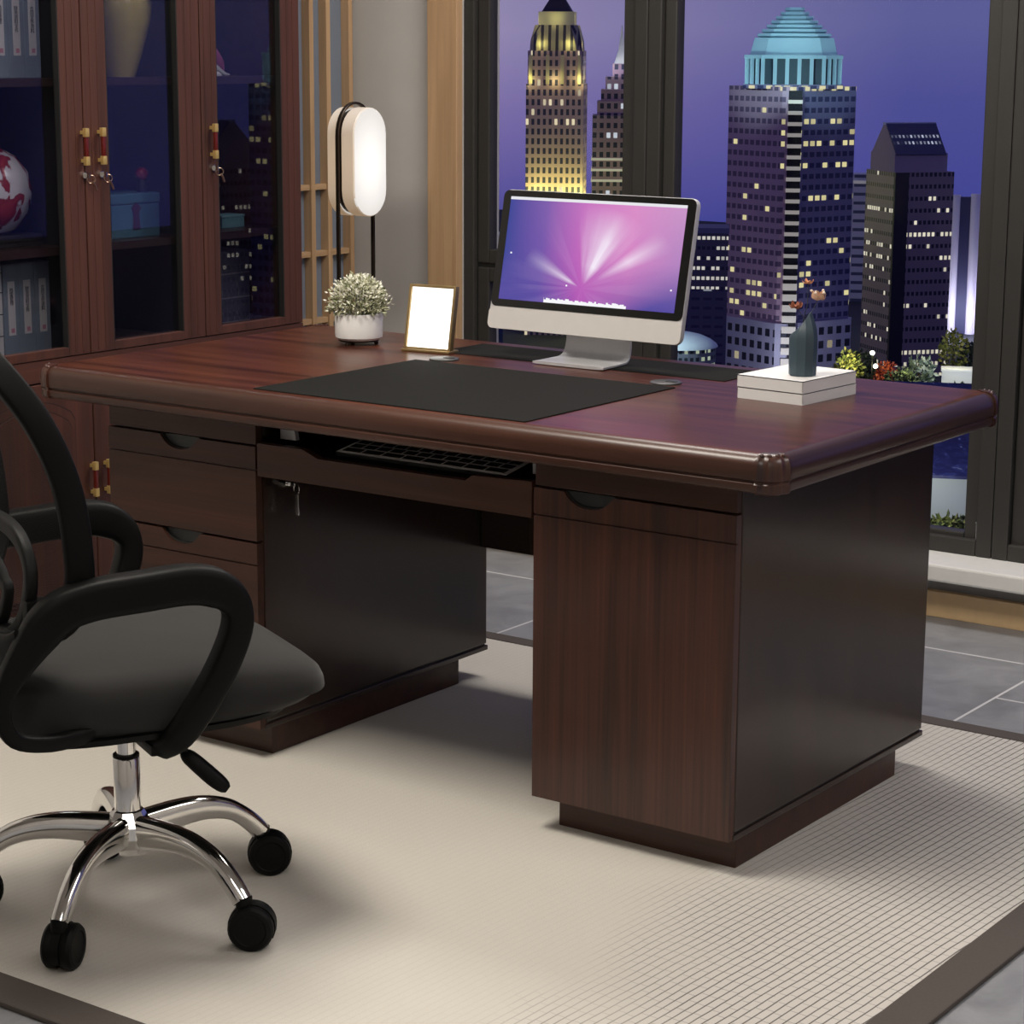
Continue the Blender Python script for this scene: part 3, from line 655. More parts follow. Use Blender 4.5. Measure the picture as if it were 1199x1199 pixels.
for d0, d1, p0, p1, hy in ((.08, .467, .135, .402, .455), (.471, .8545, .545, .79, .499), (.858, 1.219, .915, 1.15, .888)):
    dr = MB().box(-.02, 0, Y(d0), Y(d1), .065, .638, .002).build('lower_door', W_CAB, cab, smooth=False)
    MB().prism(arch(p0 - .009, p1 + .009, .13, .597, .05, 0), 'x', -.001, .0009).build('panel_shade_line', GROOVE_SHADE, dr, smooth=False)
    pn = MB(); pn.prism(arch(p0 - .0065, p1 + .0065, .1325, .5945, .05, .0), 'x', -.001, .0022)
    pn.build('panel_molding', W_CAB, dr, smooth=False)
    MB().prism(arch(p0 + .003, p1 - .003, .142, .578, .05, 0), 'x', .0022, .0026).build('panel_shade_line', GROOVE_SHADE, dr, smooth=False)
    pn = MB(); pn.prism(arch(p0 + .0055, p1 - .0055, .1445, .5755, .05, 0), 'x', .0022, .006)
    pn.build('arched_panel', W_CAB, dr, smooth=False)
    pull(dr, hy, .357, .440)
# ---- things inside the bookcase
FOLD = mat('blue_grey_binder', (.24, .30, .36), .55)
INK = mat('dark_ink', (.01, .01, .02), .6); PINK = mat('pink_stamp', (.62, .28, .36), .6)
def binder(y, z, chars, label, grp):
    b = empty('binder', (-2.1, y, z), 0, label, 'binder', grp)
    MB().box(-.20, 0, -.0235, .0235, 0, .214, .002).build('cover', FOLD, b, smooth=False)
    lb = MB().box(-.001, .0012, -.0105, .0105, .05, .174).build('spine_label', PAPER, b, smooth=False)
    cu = bpy.data.curves.new('lettering', 'FONT'); cu.body = '\n'.join(chars); cu.size = .0115; cu.align_x = 'CENTER'; cu.space_line = .86; cu.extrude = .0002
    tc = bpy.data.objects.new('text_source', cu); C.objects.link(tc); bpy.context.view_layer.update()
    tm = bpy.data.meshes.new_from_object(tc.evaluated_get(bpy.context.evaluated_depsgraph_get())); bpy.data.objects.remove(tc)
    t = bpy.data.objects.new('lettering', tm); C.objects.link(t); t.parent = lb; t.rotation_euler = (PI / 2, 0, PI / 2); t.location = (.0016, 0, .150); tm.materials.clear(); tm.materials.append(INK)
    MB().box(.0012, .0016, -.004, .006, .056, .066).build('stamp', PINK, lb, smooth=False)
T3_ = ['档案管理', '财务资料文件', '合同文件资料']
for k, w_ in enumerate(('left', 'middle', 'right')):
    binder(.3215 + .0475 * k, 1.322, T3_[k], '%s blue grey binder of the three on the bookcase top shelf' % w_, 'binders on the upper shelf')
    binder(.3215 + .0475 * k, .692, T3_[k], '%s blue grey binder of the three at the bookcase bottom shelf' % w_, 'binders on the bottom shelf')
wbk = empty('ring_binder', (-2.1, .273, .692), 0, 'white ring binder with dark lines left of the bottom blue binders', 'binder')
MB().box(-.20, 0, -.022, .022, 0, .212, .002).build('cover', PAPER, wbk, smooth=False)
for z in (.05, .1, .15, .195): MB().box(-.001, .0006, -.0222, .0222, z, z + .002).build('line', INK, wbk, smooth=False)
def marble():
    m, n, b, o = newmat('red_white_glaze'); co = n.coord()
    f = n.noise(n.mapping(co, (1, 1, .8)), 13, 3, .5, 1.2)
    n.inp(b.inputs['Base Color'], n.ramp(f, [(.40, (.80, .78, .84)), (.46, (.80, .78, .84)), (.49, (.30, .03, .05)), (.62, (.45, .05, .07))])); b.inputs['Roughness'].default_value = .15; return m
fb = empty('flat_box', (-2.2, .30, .940), 0, 'dark flat case under the red and white vase in the bookcase', 'box')
MB().box(-.12, .09, -.18, .135, 0, .028, .003).build('case', mat('dark_case', (.03, .028, .028), .5), fb, smooth=False)
MB().box(.0895, .0915, -.18, .135, .013, .0145).build('lid_line', BLACKM, fb, smooth=False)
rv = empty('round_vase', (-2.2, .345, .968), 0, 'round red and white glazed vase standing on dark flat case', 'vase')
MB().lathe([(.04, 0), (.07, .012), (.098, .05), (.108, .095), (.100, .14), (.075, .175), (.04, .195), (.032, .21), (.038, .222), (.030, .222), (.025, .2)], 40).build('vase_body', marble(), rv)
ov = empty('olive_vase', (-2.145, .727, 1.322), 0, 'tall olive yellow ceramic vase on the bookcase upper shelf', 'vase')
MB().lathe([(.040, 0), (.042, .004), (.060, .06), (.080, .13), (.084, .165), (.074, .21), (.05, .245), (.03, .262), (.028, .29), (.036, .30), (.028, .30), (.022, .28)], 40).build('vase_body', mat('olive_glaze', (.55, .45, .13), .2, coat=.4), ov)
bb = empty('small_chest', (-2.15, .726, .940), 0, 'pale blue lidded chest with dark motif on the bookcase middle shelf', 'box')
LB = mat('pale_blue_lacquer', (.10, .24, .34), .4)
MB().box(-.06, .05, -.081, .081, 0, .080, .003).build('chest_body', LB, bb, smooth=False); MB().box(-.062, .052, -.083, .083, .081, .106, .004).build('lid', LB, bb, smooth=False)
mo = MB(); mo.prism([(-.012, .02), (.012, .02), (.009, .06), (.016, .072), (.0, .085), (-.014, .072), (-.009, .055)], 'x', .049, .053); mo.build('motif', mat('dark_motif', (.10, .04, .07), .5), bb, smooth=False)
rf = empty('figurine', (-2.135, .786, 1.0462), 0, 'small dark figurine with round red head on the pale blue chest', 'figurine')
MB().lathe([(.013, 0), (.015, .006), (.011, .02), (.007, .032)], 20).build('body', mat('dark_figure', (.02, .018, .02), .5), rf)
hd = MB(); bmesh.ops.create_uvsphere(hd.b, u_segments=18, v_segments=12, radius=.0155, matrix=Matrix.Translation((0, 0, .043))); hd.build('head', mat('red_figure', (.34, .02, .03), .4), rf)
bf = empty('bird_figurine', (-2.16, 1.075, 1.322), math.radians(-15), 'pink and white long tailed bird figurine on bookcase upper shelf', 'figurine')
MB().tube(spline([(0, .028, .012), (0, .018, .03), (0, 0, .055), (0, -.018, .085), (0, -.03, .105), (0, -.036, .118)], 5), [.003, .0045, .006, .008, .010, .012, .013, .0138, .0142, .0142, .014, .0135, .013, .0122, .0115, .0105, .0095, .009, .0085, .008, .0076, .0072, .006, .005, .004, .002], 12).build('body', mat('pink_glaze', (.50, .12, .26), .3), bf)
MB().tube(spline([(0, .002, .028), (0, .018, .014), (0, .034, .004), (0, .046, .003)], 5), [.004, .006, .007, .007, .0065, .006, .006, .0055, .005, .005, .0045, .004, .0035, .003, .0025, .002], 10).build('tail', WHITE, bf)
MB().lathe([(.02, 0), (.02, .004), (.012, .010), (.004, .012)], 18).build('base', WHITE, bf)
tb = empty('teal_box', (-2.15, 1.10, .940), 0, 'small teal box on the bookcase middle shelf behind right door', 'box')
MB().box(-.03, .03, -.05, .035, 0, .026, .002).build('box_body', mat('teal_card', (.12, .26, .30), .6), tb, smooth=False); MB().box(-.031, .031, -.051, .036, .026, .033, .002).build('lid', mat('teal_card_lid', (.14, .30, .34), .6), tb, smooth=False)
sbx = empty('storage_box', (-2.15, 1.115, .692), 0, 'slate blue patterned storage box on the bookcase bottom shelf', 'box')
def patt():
    m, n, b, o = newmat('slate_pattern'); s = n.sep(n.coord())
    f = n.noise(n.mapping(n.coord(), (1, 30, 10)), 6, 3); ln = n.m('LESS_THAN', n.m('FRACT', n.m('MULTIPLY', s[2], 16)), .06)
    n.inp(b.inputs['Base Color'], n.mix(n.m('MULTIPLY', n.m('GREATER_THAN', f, .62), .5), n.mix(ln, (.11, .12, .20), (.35, .35, .42)), (.4, .4, .45))); return m
MB().box(-.12, 0, -.055, .068, 0, .15, .002).build('box_body', patt(), sbx, smooth=False); MB().box(-.122, .002, -.057, .07, .15, .186, .002).build('lid', mat('slate_lid', (.11, .12, .20), .6), sbx, smooth=False)
# ------------------------------------------------------------------ office chair (local x = right, y = forward)
ch = empty('office_chair', (-.722, -.70, RZ), math.radians(-27), 'black mesh back office chair on chrome five star base', 'chair')
def seat_fab():
    m, n, b, o = newmat('black_seat_fabric'); f = n.noise(n.coord(), 900, 2)
    n.inp(b.inputs['Base Color'], n.mix(f, (.016, .0155, .015), (.030, .029, .028))); b.inputs['Roughness'].default_value = .85
    b.inputs['Sheen Weight'].default_value = .12; b.inputs['Specular IOR Level'].default_value = .2; b.inputs['Sheen Roughness'].default_value = .4
    n.inp(b.inputs['Normal'], n.bump(f, .15, .001)); return m
rr = []
for s_, z in ((.80, .372), (.93, .374), (.985, .386), (1.0, .405), (.995, .425), (.975, .443), (.93, .458), (.86, .468), (.7, .477), (.5, .481), (.25, .483), (.02, .4835)):
    r = []
    for k in range(56):
        a = 2 * PI * k / 56; e = 2 / 4.2
        x = math.copysign(abs(math.cos(a)) ** e, math.cos(a)) * .242 * s_; y = math.copysign(abs(math.sin(a)) ** e, math.sin(a)) * .246 * s_
        fr = max(0, (y - .05) / .2); y = y + max(0, y) * .20; x *= 1 - .10 * max(0, -y / .25); 
        zz = z - RZ - (.034 * fr ** 2 * (z - .40) / .08 + .006 * fr if z > .40 else -.016 * fr) + .006 * abs(x / .24) ** 3 * (z > .44)
        r.append((x, y, zz))
    rr.append(r)
MB().rings(rr).build('seat', seat_fab(), ch, angle=60)
rr = []
for s_, z in ((.55, .352), (.86, .360), (.96, .368), (.975, .378)):
    rr.append([(math.copysign(abs(math.cos(2 * PI * k / 40)) ** .48, math.cos(2 * PI * k / 40)) * .242 * s_, math.copysign(abs(math.sin(2 * PI * k / 40)) ** .48, math.sin(2 * PI * k / 40)) * .24 * s_, z - RZ + .010 * max(0, math.sin(2 * PI * k / 40))) for k in range(40)])
MB().rings(rr).build('seat_shell', BLACK, ch)
for sx in (1, -1):
    pth = spline([(.215, -.12, .386), (.24, -.19, .388), (.253, -.245, .405), (.258, -.262, .445), (.258, -.252, .49), (.258, -.215, .545), (.26, -.178, .586), (.262, -.13, .603), (.264, -.05, .609), (.265, .02, .612), (.266, .065, .602), (.266, .092, .578), (.265, .098, .545), (.262, .082, .495), (.257, .05, .435), (.245, .012, .38), (.20, -.005, .352)], 5)
    k = len(pth)
    hh = []; ww = []
    for i, p in enumerate(pth):
        t = i / (k - 1)
        hh.append(.012 if t < .22 else (.012 + .018 * min(1, (t - .22) / .12) if t < .62 else .030 - .009 * min(1, (t - .62) / .1))); ww.append(.012 + .012 * min(1, max(0, (t - .2) / .2)))
    MB().tube([(sx * p.x, p.y, p.z - RZ) for p in pth], hh, 16, flat=((1, 0, 0), ww)).build('armrest', BLACK, ch, angle=50)
half = [(.12, -.212, .525), (.195, -.170, .540), (.233, -.138, .600), (.240, -.137, .685), (.236, -.152, .781), (.225, -.188, .870), (.193, -.238, .945), (.13, -.28, .997), (0, -.302, 1.017)]
lpp = [Vector(p) for p in half]; lpp += [Vector((-p.x, p.y, p.z)) for p in lpp[-2::-1]]
lpp += [Vector((0, -.222, .512))]
cl = spline(lpp, 6, loop=True)
MB().tube([(p.x, p.y, p.z - RZ) for p in cl], .015, 14, loop=True, flat=((0, 1, .25), .021)).build('back_frame', BLACK, ch, angle=50)
def mesh_mat():
    m, n, b, o = newmat('see_through_mesh'); nt = m.node_tree
    b.inputs['Base Color'].default_value = (.012, .012, .012, 1); b.inputs['Roughness'].default_value = .8
    t = n.n.new('ShaderNodeBsdfTransparent'); mx = n.n.new('ShaderNodeMixShader')
    s = n.sep(n.coord()); fx = n.m('FRACT', n.m('MULTIPLY', s[0], 420)); fz = n.m('FRACT', n.m('MULTIPLY', s[2], 420))
    hole = n.m('MULTIPLY', n.m('GREATER_THAN', fx, .24), n.m('GREATER_THAN', fz, .24))
    n.inp(mx.inputs[0], hole); n.l.new(b.outputs[0], mx.inputs[1]); n.l.new(t.outputs[0], mx.inputs[2]); n.l.new(mx.outputs[0], o.inputs[0]); return m
# mesh panel: rows between the two sides, bowed back in the middle
side = spline([Vector(p) for p in half[1:]], 5)
rr = []
for p in side:
    row = []
    for k in range(13):
        t = 2 * k / 12 - 1; row.append((p.x * t, p.y - .05 * (1 - t * t) * min(1, p.x / .2), p.z - RZ))
    rr.append(row)
MB().rings(rr, cap=False, close=False).build('back_mesh', mesh_mat(), ch)
SUP = mat('dark_grey_plastic', (.013, .013, .0125), .5, spec=.2)
for wx, z0, z1, rad in ((.205, .50, .695, .012), (.108, .50, .625, .010)):
    q = []
    hp = [(wx * .25, z0), (wx * .78, z0 + .05), (wx * 1.0, (z0 + z1) / 2 + .03), (wx * .9, z1 - .022), (wx * .6, z1), (0, z1 + .004)]
    hp = hp + [(-a, b) for a, b in hp[-2::-1]]
    MB().tube(spline([(a, -.198 - .02 * (1 - abs(a) / .21), b - RZ) for a, b in hp], 6), rad, 12, flat=((0, 1, 0), rad * .8)).build('lumbar_support', SUP, ch, angle=50)
bs = spline([(.256, -.225, .545), (.22, -.235, .53), (.12, -.25, .515), (0, -.255, .51), (-.12, -.25, .515), (-.22, -.235, .53), (-.256, -.225, .545)], 5)
MB().tube([(p.x, p.y, p.z - RZ) for p in bs], .012, 12, flat=((0, 0, 1), .026)).build('back_support', BLACK, ch, angle=50)
for sx in (1, -1): MB().box(sx * .19 - .03 * (sx < 0) - 0, sx * .19 + .03 * (sx > 0), -.21, -.15, .535 - RZ, .60 - RZ, .006).build('back_bracket', BLACK, ch)
MB().box(-.085, .085, -.11, .10, .325 - RZ, .366 - RZ, .008).box(.0, .225, -.03, .03, .338 - RZ, .356 - RZ, .004).box(-.225, 0, -.03, .03, .338 - RZ, .356 - RZ, .004).build('tilt_mechanism', BLACK, ch)
lv = MB().tube([(.17, .0, .335), (.195, .02, .328), (.21, .032, .322)], .004, 8).build('height_lever', CHROME, ch)
MB().tube(spline([(.203, .026, .325), (.213, .04, .312), (.228, .066, .285), (.240, .086, .266)], 4), [.005, .008, .0105, .012, .0125, .013, .0132, .0134, .0134, .013, .012, .010, .006], 14).build('lever_paddle', BLACK, lv)
gl_ = MB().cyl((0, 0, .255), (0, 0, .335), .0155, seg=32).build('gas_lift', CHROME, ch)
MB().lathe([(.0215, .150), (.0215, .258), (.0195, .262), (.016, .262)], 32).build('lift_sleeve', CHROME, gl_)
MB().lathe([(.0215, .262), (.0215, .2665), (.0158, .2665)], 32).build('collar', BLACK, gl_)
MB().lathe([(.0165, .096), (.0165, .108), (.034, .112), (.040, .130), (.038, .150), (.026, .172), (.0215, .174)], 10).build('hub', CHROME, ch, angle=20)
ends = [math.radians(a + 27) for a in (-69, -1.5, 75.3, 147, 217)]
swv = [140, 60, 72, 60, 85]
for i, a in enumerate(ends):
    d = Vector((math.cos(a), math.sin(a), 0)); sd = Vector((-d.y, d.x, 0))
    pr = [(.028, .142), (.07, .146), (.11, .147), (.145, .143), (.18, .131), (.207, .112), (.228, .091), (.239, .077)]
    pts = spline([d * r * 1.07 + Vector((0, 0, z)) for r, z in pr], 4); k = len(pts)
    hh = [.024 - .0095 * min(1, j / (k * .62)) for j in range(k)]; ww = [.0165 - .003 * j / k for j in range(k)]
    b = bmesh.new()
    MB_ = MB(); rings = []
    for j, p in enumerate(pts):
        t = (pts[min(j + 1, k - 1)] - pts[max(j - 1, 0)]).normalized(); v = sd.cross(t) * -1
        if v.z < 0 and abs(v.z) > .05: v = -v
        ring = []
        for q in range(16):
            an = 2 * PI * q / 16; cx, sx_ = math.cos(an), math.sin(an)
            lo = 1.25 if sx_ < 0 else 1
            ring.append(p + sd * (math.copysign(abs(cx) ** .8, cx) * ww[j]) + v * (math.copysign(abs(sx_) ** .8, sx_) * hh[j] * lo))
        rings.append(ring)
    MB_.rings(rings).build('leg', CHROME, ch, angle=60)
    # caster: hood with two wheels, swivelled about its stem
    cpos = d * .258; th = math.radians(swv[i])
    f = Vector((math.cos(th), math.sin(th), 0)); ax = Vector((-f.y, f.x, 0)); wc = cpos + f * .012 + Vector((0, 0, .036))
    hood = MB().cyl(cpos + Vector((0, 0, .05)), cpos + Vector((0, 0, .084)), .013, seg=16)
    rr = []
    for xx, sc_ in ((-.007, 1), (.007, 1)):
        rr.append([wc + ax * xx + (f * math.cos(PI * q / 12 - .5) + Vector((0, 0, 1)) * math.sin(PI * q / 12 - .5)) * .038 for q in range(17)] + [wc + ax * xx - f * .008])
    hood.rings(rr)
    cs_ = hood.build('caster', BLACK, ch)
    for s2 in (-1, 1):
        wm = MB(); rw = []
        for rad, off in ((.012, .004), (.034, .004), (.0362, .008), (.0362, .019), (.033, .0235), (.026, .0245), (.0245, .023), (.002, .023)):
            rw.append([wc + ax * (s2 * off) + (f * math.cos(2 * PI * q / 28) + Vector((0, 0, 1)) * math.sin(2 * PI * q / 28)) * rad for q in range(28)])
        wm.rings(rw).build('wheel', BLACK, cs_)
# ------------------------------------------------------------------ the city beyond the windows
GZ = -100.0
def facade(name, wall, glass, pu, pz, wu, wz, lit, litcol, es, rowvar=0.0, zmax=None, vstripe=0):
    m, n, b, o = newmat(name); s = n.sep(n.coord()); nr = n.sep(n.coord('Normal'))
    isx = n.m('GREATER_THAN', n.m('ABSOLUTE', nr[0]), n.m('ABSOLUTE', nr[1]))
    u = n.m('ADD', n.m('MULTIPLY', isx, s[1]), n.m('MULTIPLY', n.m('SUBTRACT', 1, isx), s[0]))
    side_ = n.m('LESS_THAN', n.m('ABSOLUTE', nr[2]), .5)
    U = n.m('DIVIDE', u, pu); V = n.m('DIVIDE', s[2], pz); iu = n.m('FLOOR', U); iv = n.m('FLOOR', V)
    win = n.m('MULTIPLY', n.m('LESS_THAN', n.m('FRACT', U), wu), n.m('LESS_THAN', n.m('FRACT', V), wz)); win = n.m('MULTIPLY', win, side_)
    rnd = n.white(n.comb(iu, iv, isx)); row = n.white(n.comb(iv, n.m('MULTIPLY', isx, 5), 2.0))
    thr = n.m('MULTIPLY', lit, n.m('ADD', 1 - rowvar, n.m('MULTIPLY', n.m('POWER', row, 4), 5 * rowvar)))
    on = n.m('MULTIPLY', win, n.m('LESS_THAN', rnd, thr))
    if zmax: on = n.m('MULTIPLY', on, n.m('LESS_THAN', s[2], zmax))
    big = n.noise(n.mapping(n.coord(), (.08, .08, .05)), 1, 2)
    wc_ = n.mix(n.m('MULTIPLY', big, .5), wall, tuple(x * .55 for x in wall))
    n.inp(b.inputs['Base Color'], n.mix(win, wc_, glass)); b.inputs['Roughness'].default_value = .55
    b2 = n.white(n.comb(iv, iu, 7))
    n.inp(b.inputs['Emission Color'], n.mix(b2, litcol, tuple(x * .6 for x in litcol)))
    n.inp(b.inputs['Emission Strength'], n.m('MULTIPLY', on, n.m('MULTIPLY', es, n.m('ADD', .35, n.m('MULTIPLY', b2, .65)))))
    return m
def glow(name, loc, power, col, rad=1.5, parent=None, target=None):
    d = bpy.data.lights.new(name, 'SPOT' if target else 'POINT'); d.energy = power; d.color = col; d.shadow_soft_size = rad
    o = bpy.data.objects.new(name, d); C.objects.link(o); o.location = loc
    if target:
        d.spot_size = math.radians(110); d.spot_blend = .6
        o.rotation_euler = (Vector(target) - Vector(loc)).to_track_quat('-Z', 'Y').to_euler()
    if parent: o.parent = parent
    return o
def city(name, x, y, face, label, cat='building', z=GZ):
    return empty(name, (x, y, z), math.radians(face + 90), label, cat, None)
def block(m, parent, name, x0, x1, y0, y1, z0, z1): return MB().box(x0, x1, y0, y1, z0, z1).build(name, m, parent, smooth=False)
def octo(w, c): return [(-w + c, -w), (w - c, -w), (w, -w + c), (w, w - c), (w - c, w), (-w + c, w), (-w, w - c), (-w, -w + c)]
WARM, COOL, YEL = (1, .86, .55), (.85, .92, 1), (1, .90, .42)
# ground: a dark plateau, and two nearer terraces
GMAT = mat('dark_city_ground', (.02, .022, .035), .9, var=.5, vs=.05)
gcx, gcy = -420, 560
struct(MB().box(-1500, 900, 60, 1150, GZ - 20, GZ).build('ground', GMAT, smooth=False))
# yellow floodlit tower
t1 = city('floodlit_tower', -452.1, 658.3, -55.5 - 4.5, 'tall slim stepped tower floodlit in yellow behind the computer', 'tower')
f1 = facade('purple_masonry', (.50, .34, .38), (.03, .03, .08), 2.05, 3.4, .5, .62, .05, WARM, 1.3, .4)
f1b = facade('crown_masonry', (.42, .36, .26), (.03, .025, .05), 2.6, 40, .4, .98, 0, WARM, 0)
block(f1, t1, 'shaft', -10.2, 10.2, -10.2, 10.2, 0, 89)
MB().prism(octo(9.8, 1.8), 'z', 89, 100.5).build('upper_stage', f1, t1, smooth=False)
MB().rings([[(x, y, 100.5) for x, y in octo(9.2, 1.8)], [(x, y, 104) for x, y in octo(9.0, 2.2)], [(x, y, 109.4) for x, y in octo(7.6, 2.4)]]).build('crown_stage', f1b, t1, smooth=False)
block(mat('pale_stone', (.55, .5, .38), .7), t1, 'parapet', -6.3, 6.3, -6.3, 6.3, 109.4, 114)
MB().rings([[(x, y, 114) for x, y in octo(5.3, .4)], [(x, y, 122.5) for x, y in octo(.25, .05)]]).build('roof', mat('dark_roof', (.03, .02, .04), .6), t1, smooth=False)
for sx in (-8.6, -2.6, 2.6, 8.6): block(mat('pale_stone_fin', (.5, .43, .32), .7), t1, 'fin', sx - .6, sx + .6, -10.6, -9.6, 89, 99)
for x, y, z, p in ((-9, -12.5, 90.5, 1), (0, -12.5, 90.5, 1.0), (9, -12.5, 90.5, 1.2), (12.5, 0, 90.5, 1), (-5, -11, 103, .9), (5, -11, 103, .9), (11, -4, 103, .9), (0, -9.5, 111.5, .6), (9.5, 0, 111.5, .5), (-8, -9, 110.5, .5)): glow('floodlight', (x, y, z), 560 * p, (.92, .88, .28), .1, t1)
for x, y in ((-6, -17), (8, -17), (17, 0)): glow('floodlight', (x, y, 47), 15000, (.82, .86, .20), .1, t1)
# spired tower
t2 = city('spired_tower', -460.7, 713.8, -57.2, 'dark stepped tower with pale lit spire left of the window mullion', 'tower')
f2 = facade('plum_masonry', (.40, .27, .34), (.015, .02, .06), 2.6, 3.6, .55, .55, .10, COOL, 1.1, .7)
for w_, a, b_ in ((10.6, 0, 76.7), (8.9, 76.7, 82), (7.5, 82, 86.3), (5.9, 86.3, 91), (3.3, 91, 95.8)):
    block(f2, t2, 'stage', -w_, w_, -w_, w_, a, b_)
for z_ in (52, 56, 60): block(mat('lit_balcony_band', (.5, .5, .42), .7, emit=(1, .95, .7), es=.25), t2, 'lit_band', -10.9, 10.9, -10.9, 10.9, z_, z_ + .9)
MB().rings([[(x, y, 95.8) for x, y in octo(2.8, .6)], [(x, y, 101) for x, y in octo(1.2, .3)], [(x, y, 110) for x, y in octo(.12, .02)]]).build('spire', mat('pale_spire', (.7, .7, .68), .6), t2, smooth=False)
for x, y in ((-5, -7), (5, -7)): glow('floodlight', (x, y, 95), 1300, (.9, .95, 1), .1, t2)
# big tower with teal crown
def crown_tower(x, y, face, label):
    t = city('crowned_tower', x, y, face, label, 'tower')
    a = math.radians(45)
    fl = facade('granite_lit_tone', (.55, .36, .44), (.14, .09, .15), 2.5, 3.1, .70, .46, .15, YEL, 1.2, .85)
    fr_ = facade('granite_shaded_tone', (.22, .20, .34), (.03, .03, .11), 2.5, 3.1, .70, .46, .12, YEL, 1.2, .8)
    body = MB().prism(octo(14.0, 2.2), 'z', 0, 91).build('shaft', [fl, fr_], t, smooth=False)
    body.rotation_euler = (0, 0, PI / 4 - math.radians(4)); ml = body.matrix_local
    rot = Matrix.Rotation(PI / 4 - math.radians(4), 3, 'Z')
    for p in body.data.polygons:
        p.material_index = 1 if (rot @ p.normal).x > 0.1 else 0  # one granite, lit and shaded sides painted as two colours
    cxs = 0.9
    bl = mat('cream_balcony_glow', (.62, .58, .50), .7, emit=(1, .93, .72), es=.22); dk = mat('balcony_recess', (.01, .01, .015), .8)  # emission added to brighten the balconies, which hold no lamps
    block(dk, t, 'balcony_shaft', -1.9 + cxs, 1.9 + cxs, -19.0, -15, 12, 90)
    for k_ in range(25):
        z_ = 12 + k_ * 3.1; block(bl, t, 'balcony', -2.05 + cxs, 2.05 + cxs, -19.5, -18, z_, z_ + (1.05 if z_ > 36 else 1.9))
    pod = facade('podium_grid', (.50, .48, .58), (.012, .014, .03), 3.4, 4.0, .58, .55, .12, WARM, .7, .3)
    pb = MB().prism(octo(14.8, 2.4), 'z', 0, 24).build('podium', pod, t, smooth=False); pb.rotation_euler = body.rotation_euler
    TE = mat('teal_crown_stone', (.42, .62, .66), .55); TD = mat('teal_crown_recess', (.05, .09, .11), .6)
    MB().prism(octo(12.2, 4.2), 'z', 91, 99).build('drum', TD, t, smooth=False)
    o_ = octo(13.2, 4.6); cm = []
    for i in range(8):
        p, q = Vector(o_[i]), Vector(o_[(i + 1) % 8]); nseg = 5 if (q - p).length > 8 else 3
        for j in range(nseg + 1):
            if j == nseg: continue
            c_ = p.lerp(q, j / nseg); MB().box(c_.x - .55, c_.x + .55, c_.y - .55, c_.y + .55, 91, 98.8).build('column', TE, t, smooth=False)
    MB().prism(octo(14.2, 4.9), 'z', 90.4, 91.6).build('ledge', fr_, t, smooth=False)
    MB().prism(octo(14.0, 4.9), 'z', 98.8, 99.8).build('cornice', TE, t, smooth=False)
    MB().rings([[(x_, y_, 99.8) for x_, y_ in octo(12.4, 4.3)], [(x_, y_, 104.6) for x_, y_ in octo(11.2, 4.0)]]).build('lantern_band', TE, t, smooth=False)
    for k_ in range(7):
        w_ = 10.6 - k_ * 1.28; MB().rings([[(x_, y_, 104.6 + k_ * 1.22) for x_, y_ in octo(w_ - .9, w_ * .36)], [(x_, y_, 105.1 + k_ * 1.22) for x_, y_ in octo(w_, w_ * .36)], [(x_, y_, 105.85 + k_ * 1.22) for x_, y_ in octo(w_ - .25, w_ * .36)]]).build('tier', TE, t, smooth=False)
    for x_, y_, z_, p_ in ((0, -30, 93, 6500), (-22, -21, 93, 5000), (24, -20, 93, 3500), (0, -22, 113, 3800), (-16, -16, 112, 1300), (17, -16, 112, 1000)): glow('floodlight', (x_, y_, z_), p_, (.58, .94, 1), .1, t, (0, 0, min(z_ + 4, 106)))
    glow('added_podium_light', (0, -36, 14), 9000, (.75, .8, 1), .1, t, (0, 0, 26))  # added light that brings out the podium grid
    return t
ct_ = crown_tower(-311.4, 574.1, -61.5, 'massive purple skyscraper with tiered teal crown seen behind the vase')
ct2 = copy_tree(ct_); ct2.location = (422, 494, GZ); ct2.rotation_euler = (0, 0, math.radians(-130 + 90)); ct2['label'] = 'teal crowned tower seen only as reflection in the right bookcase glass'
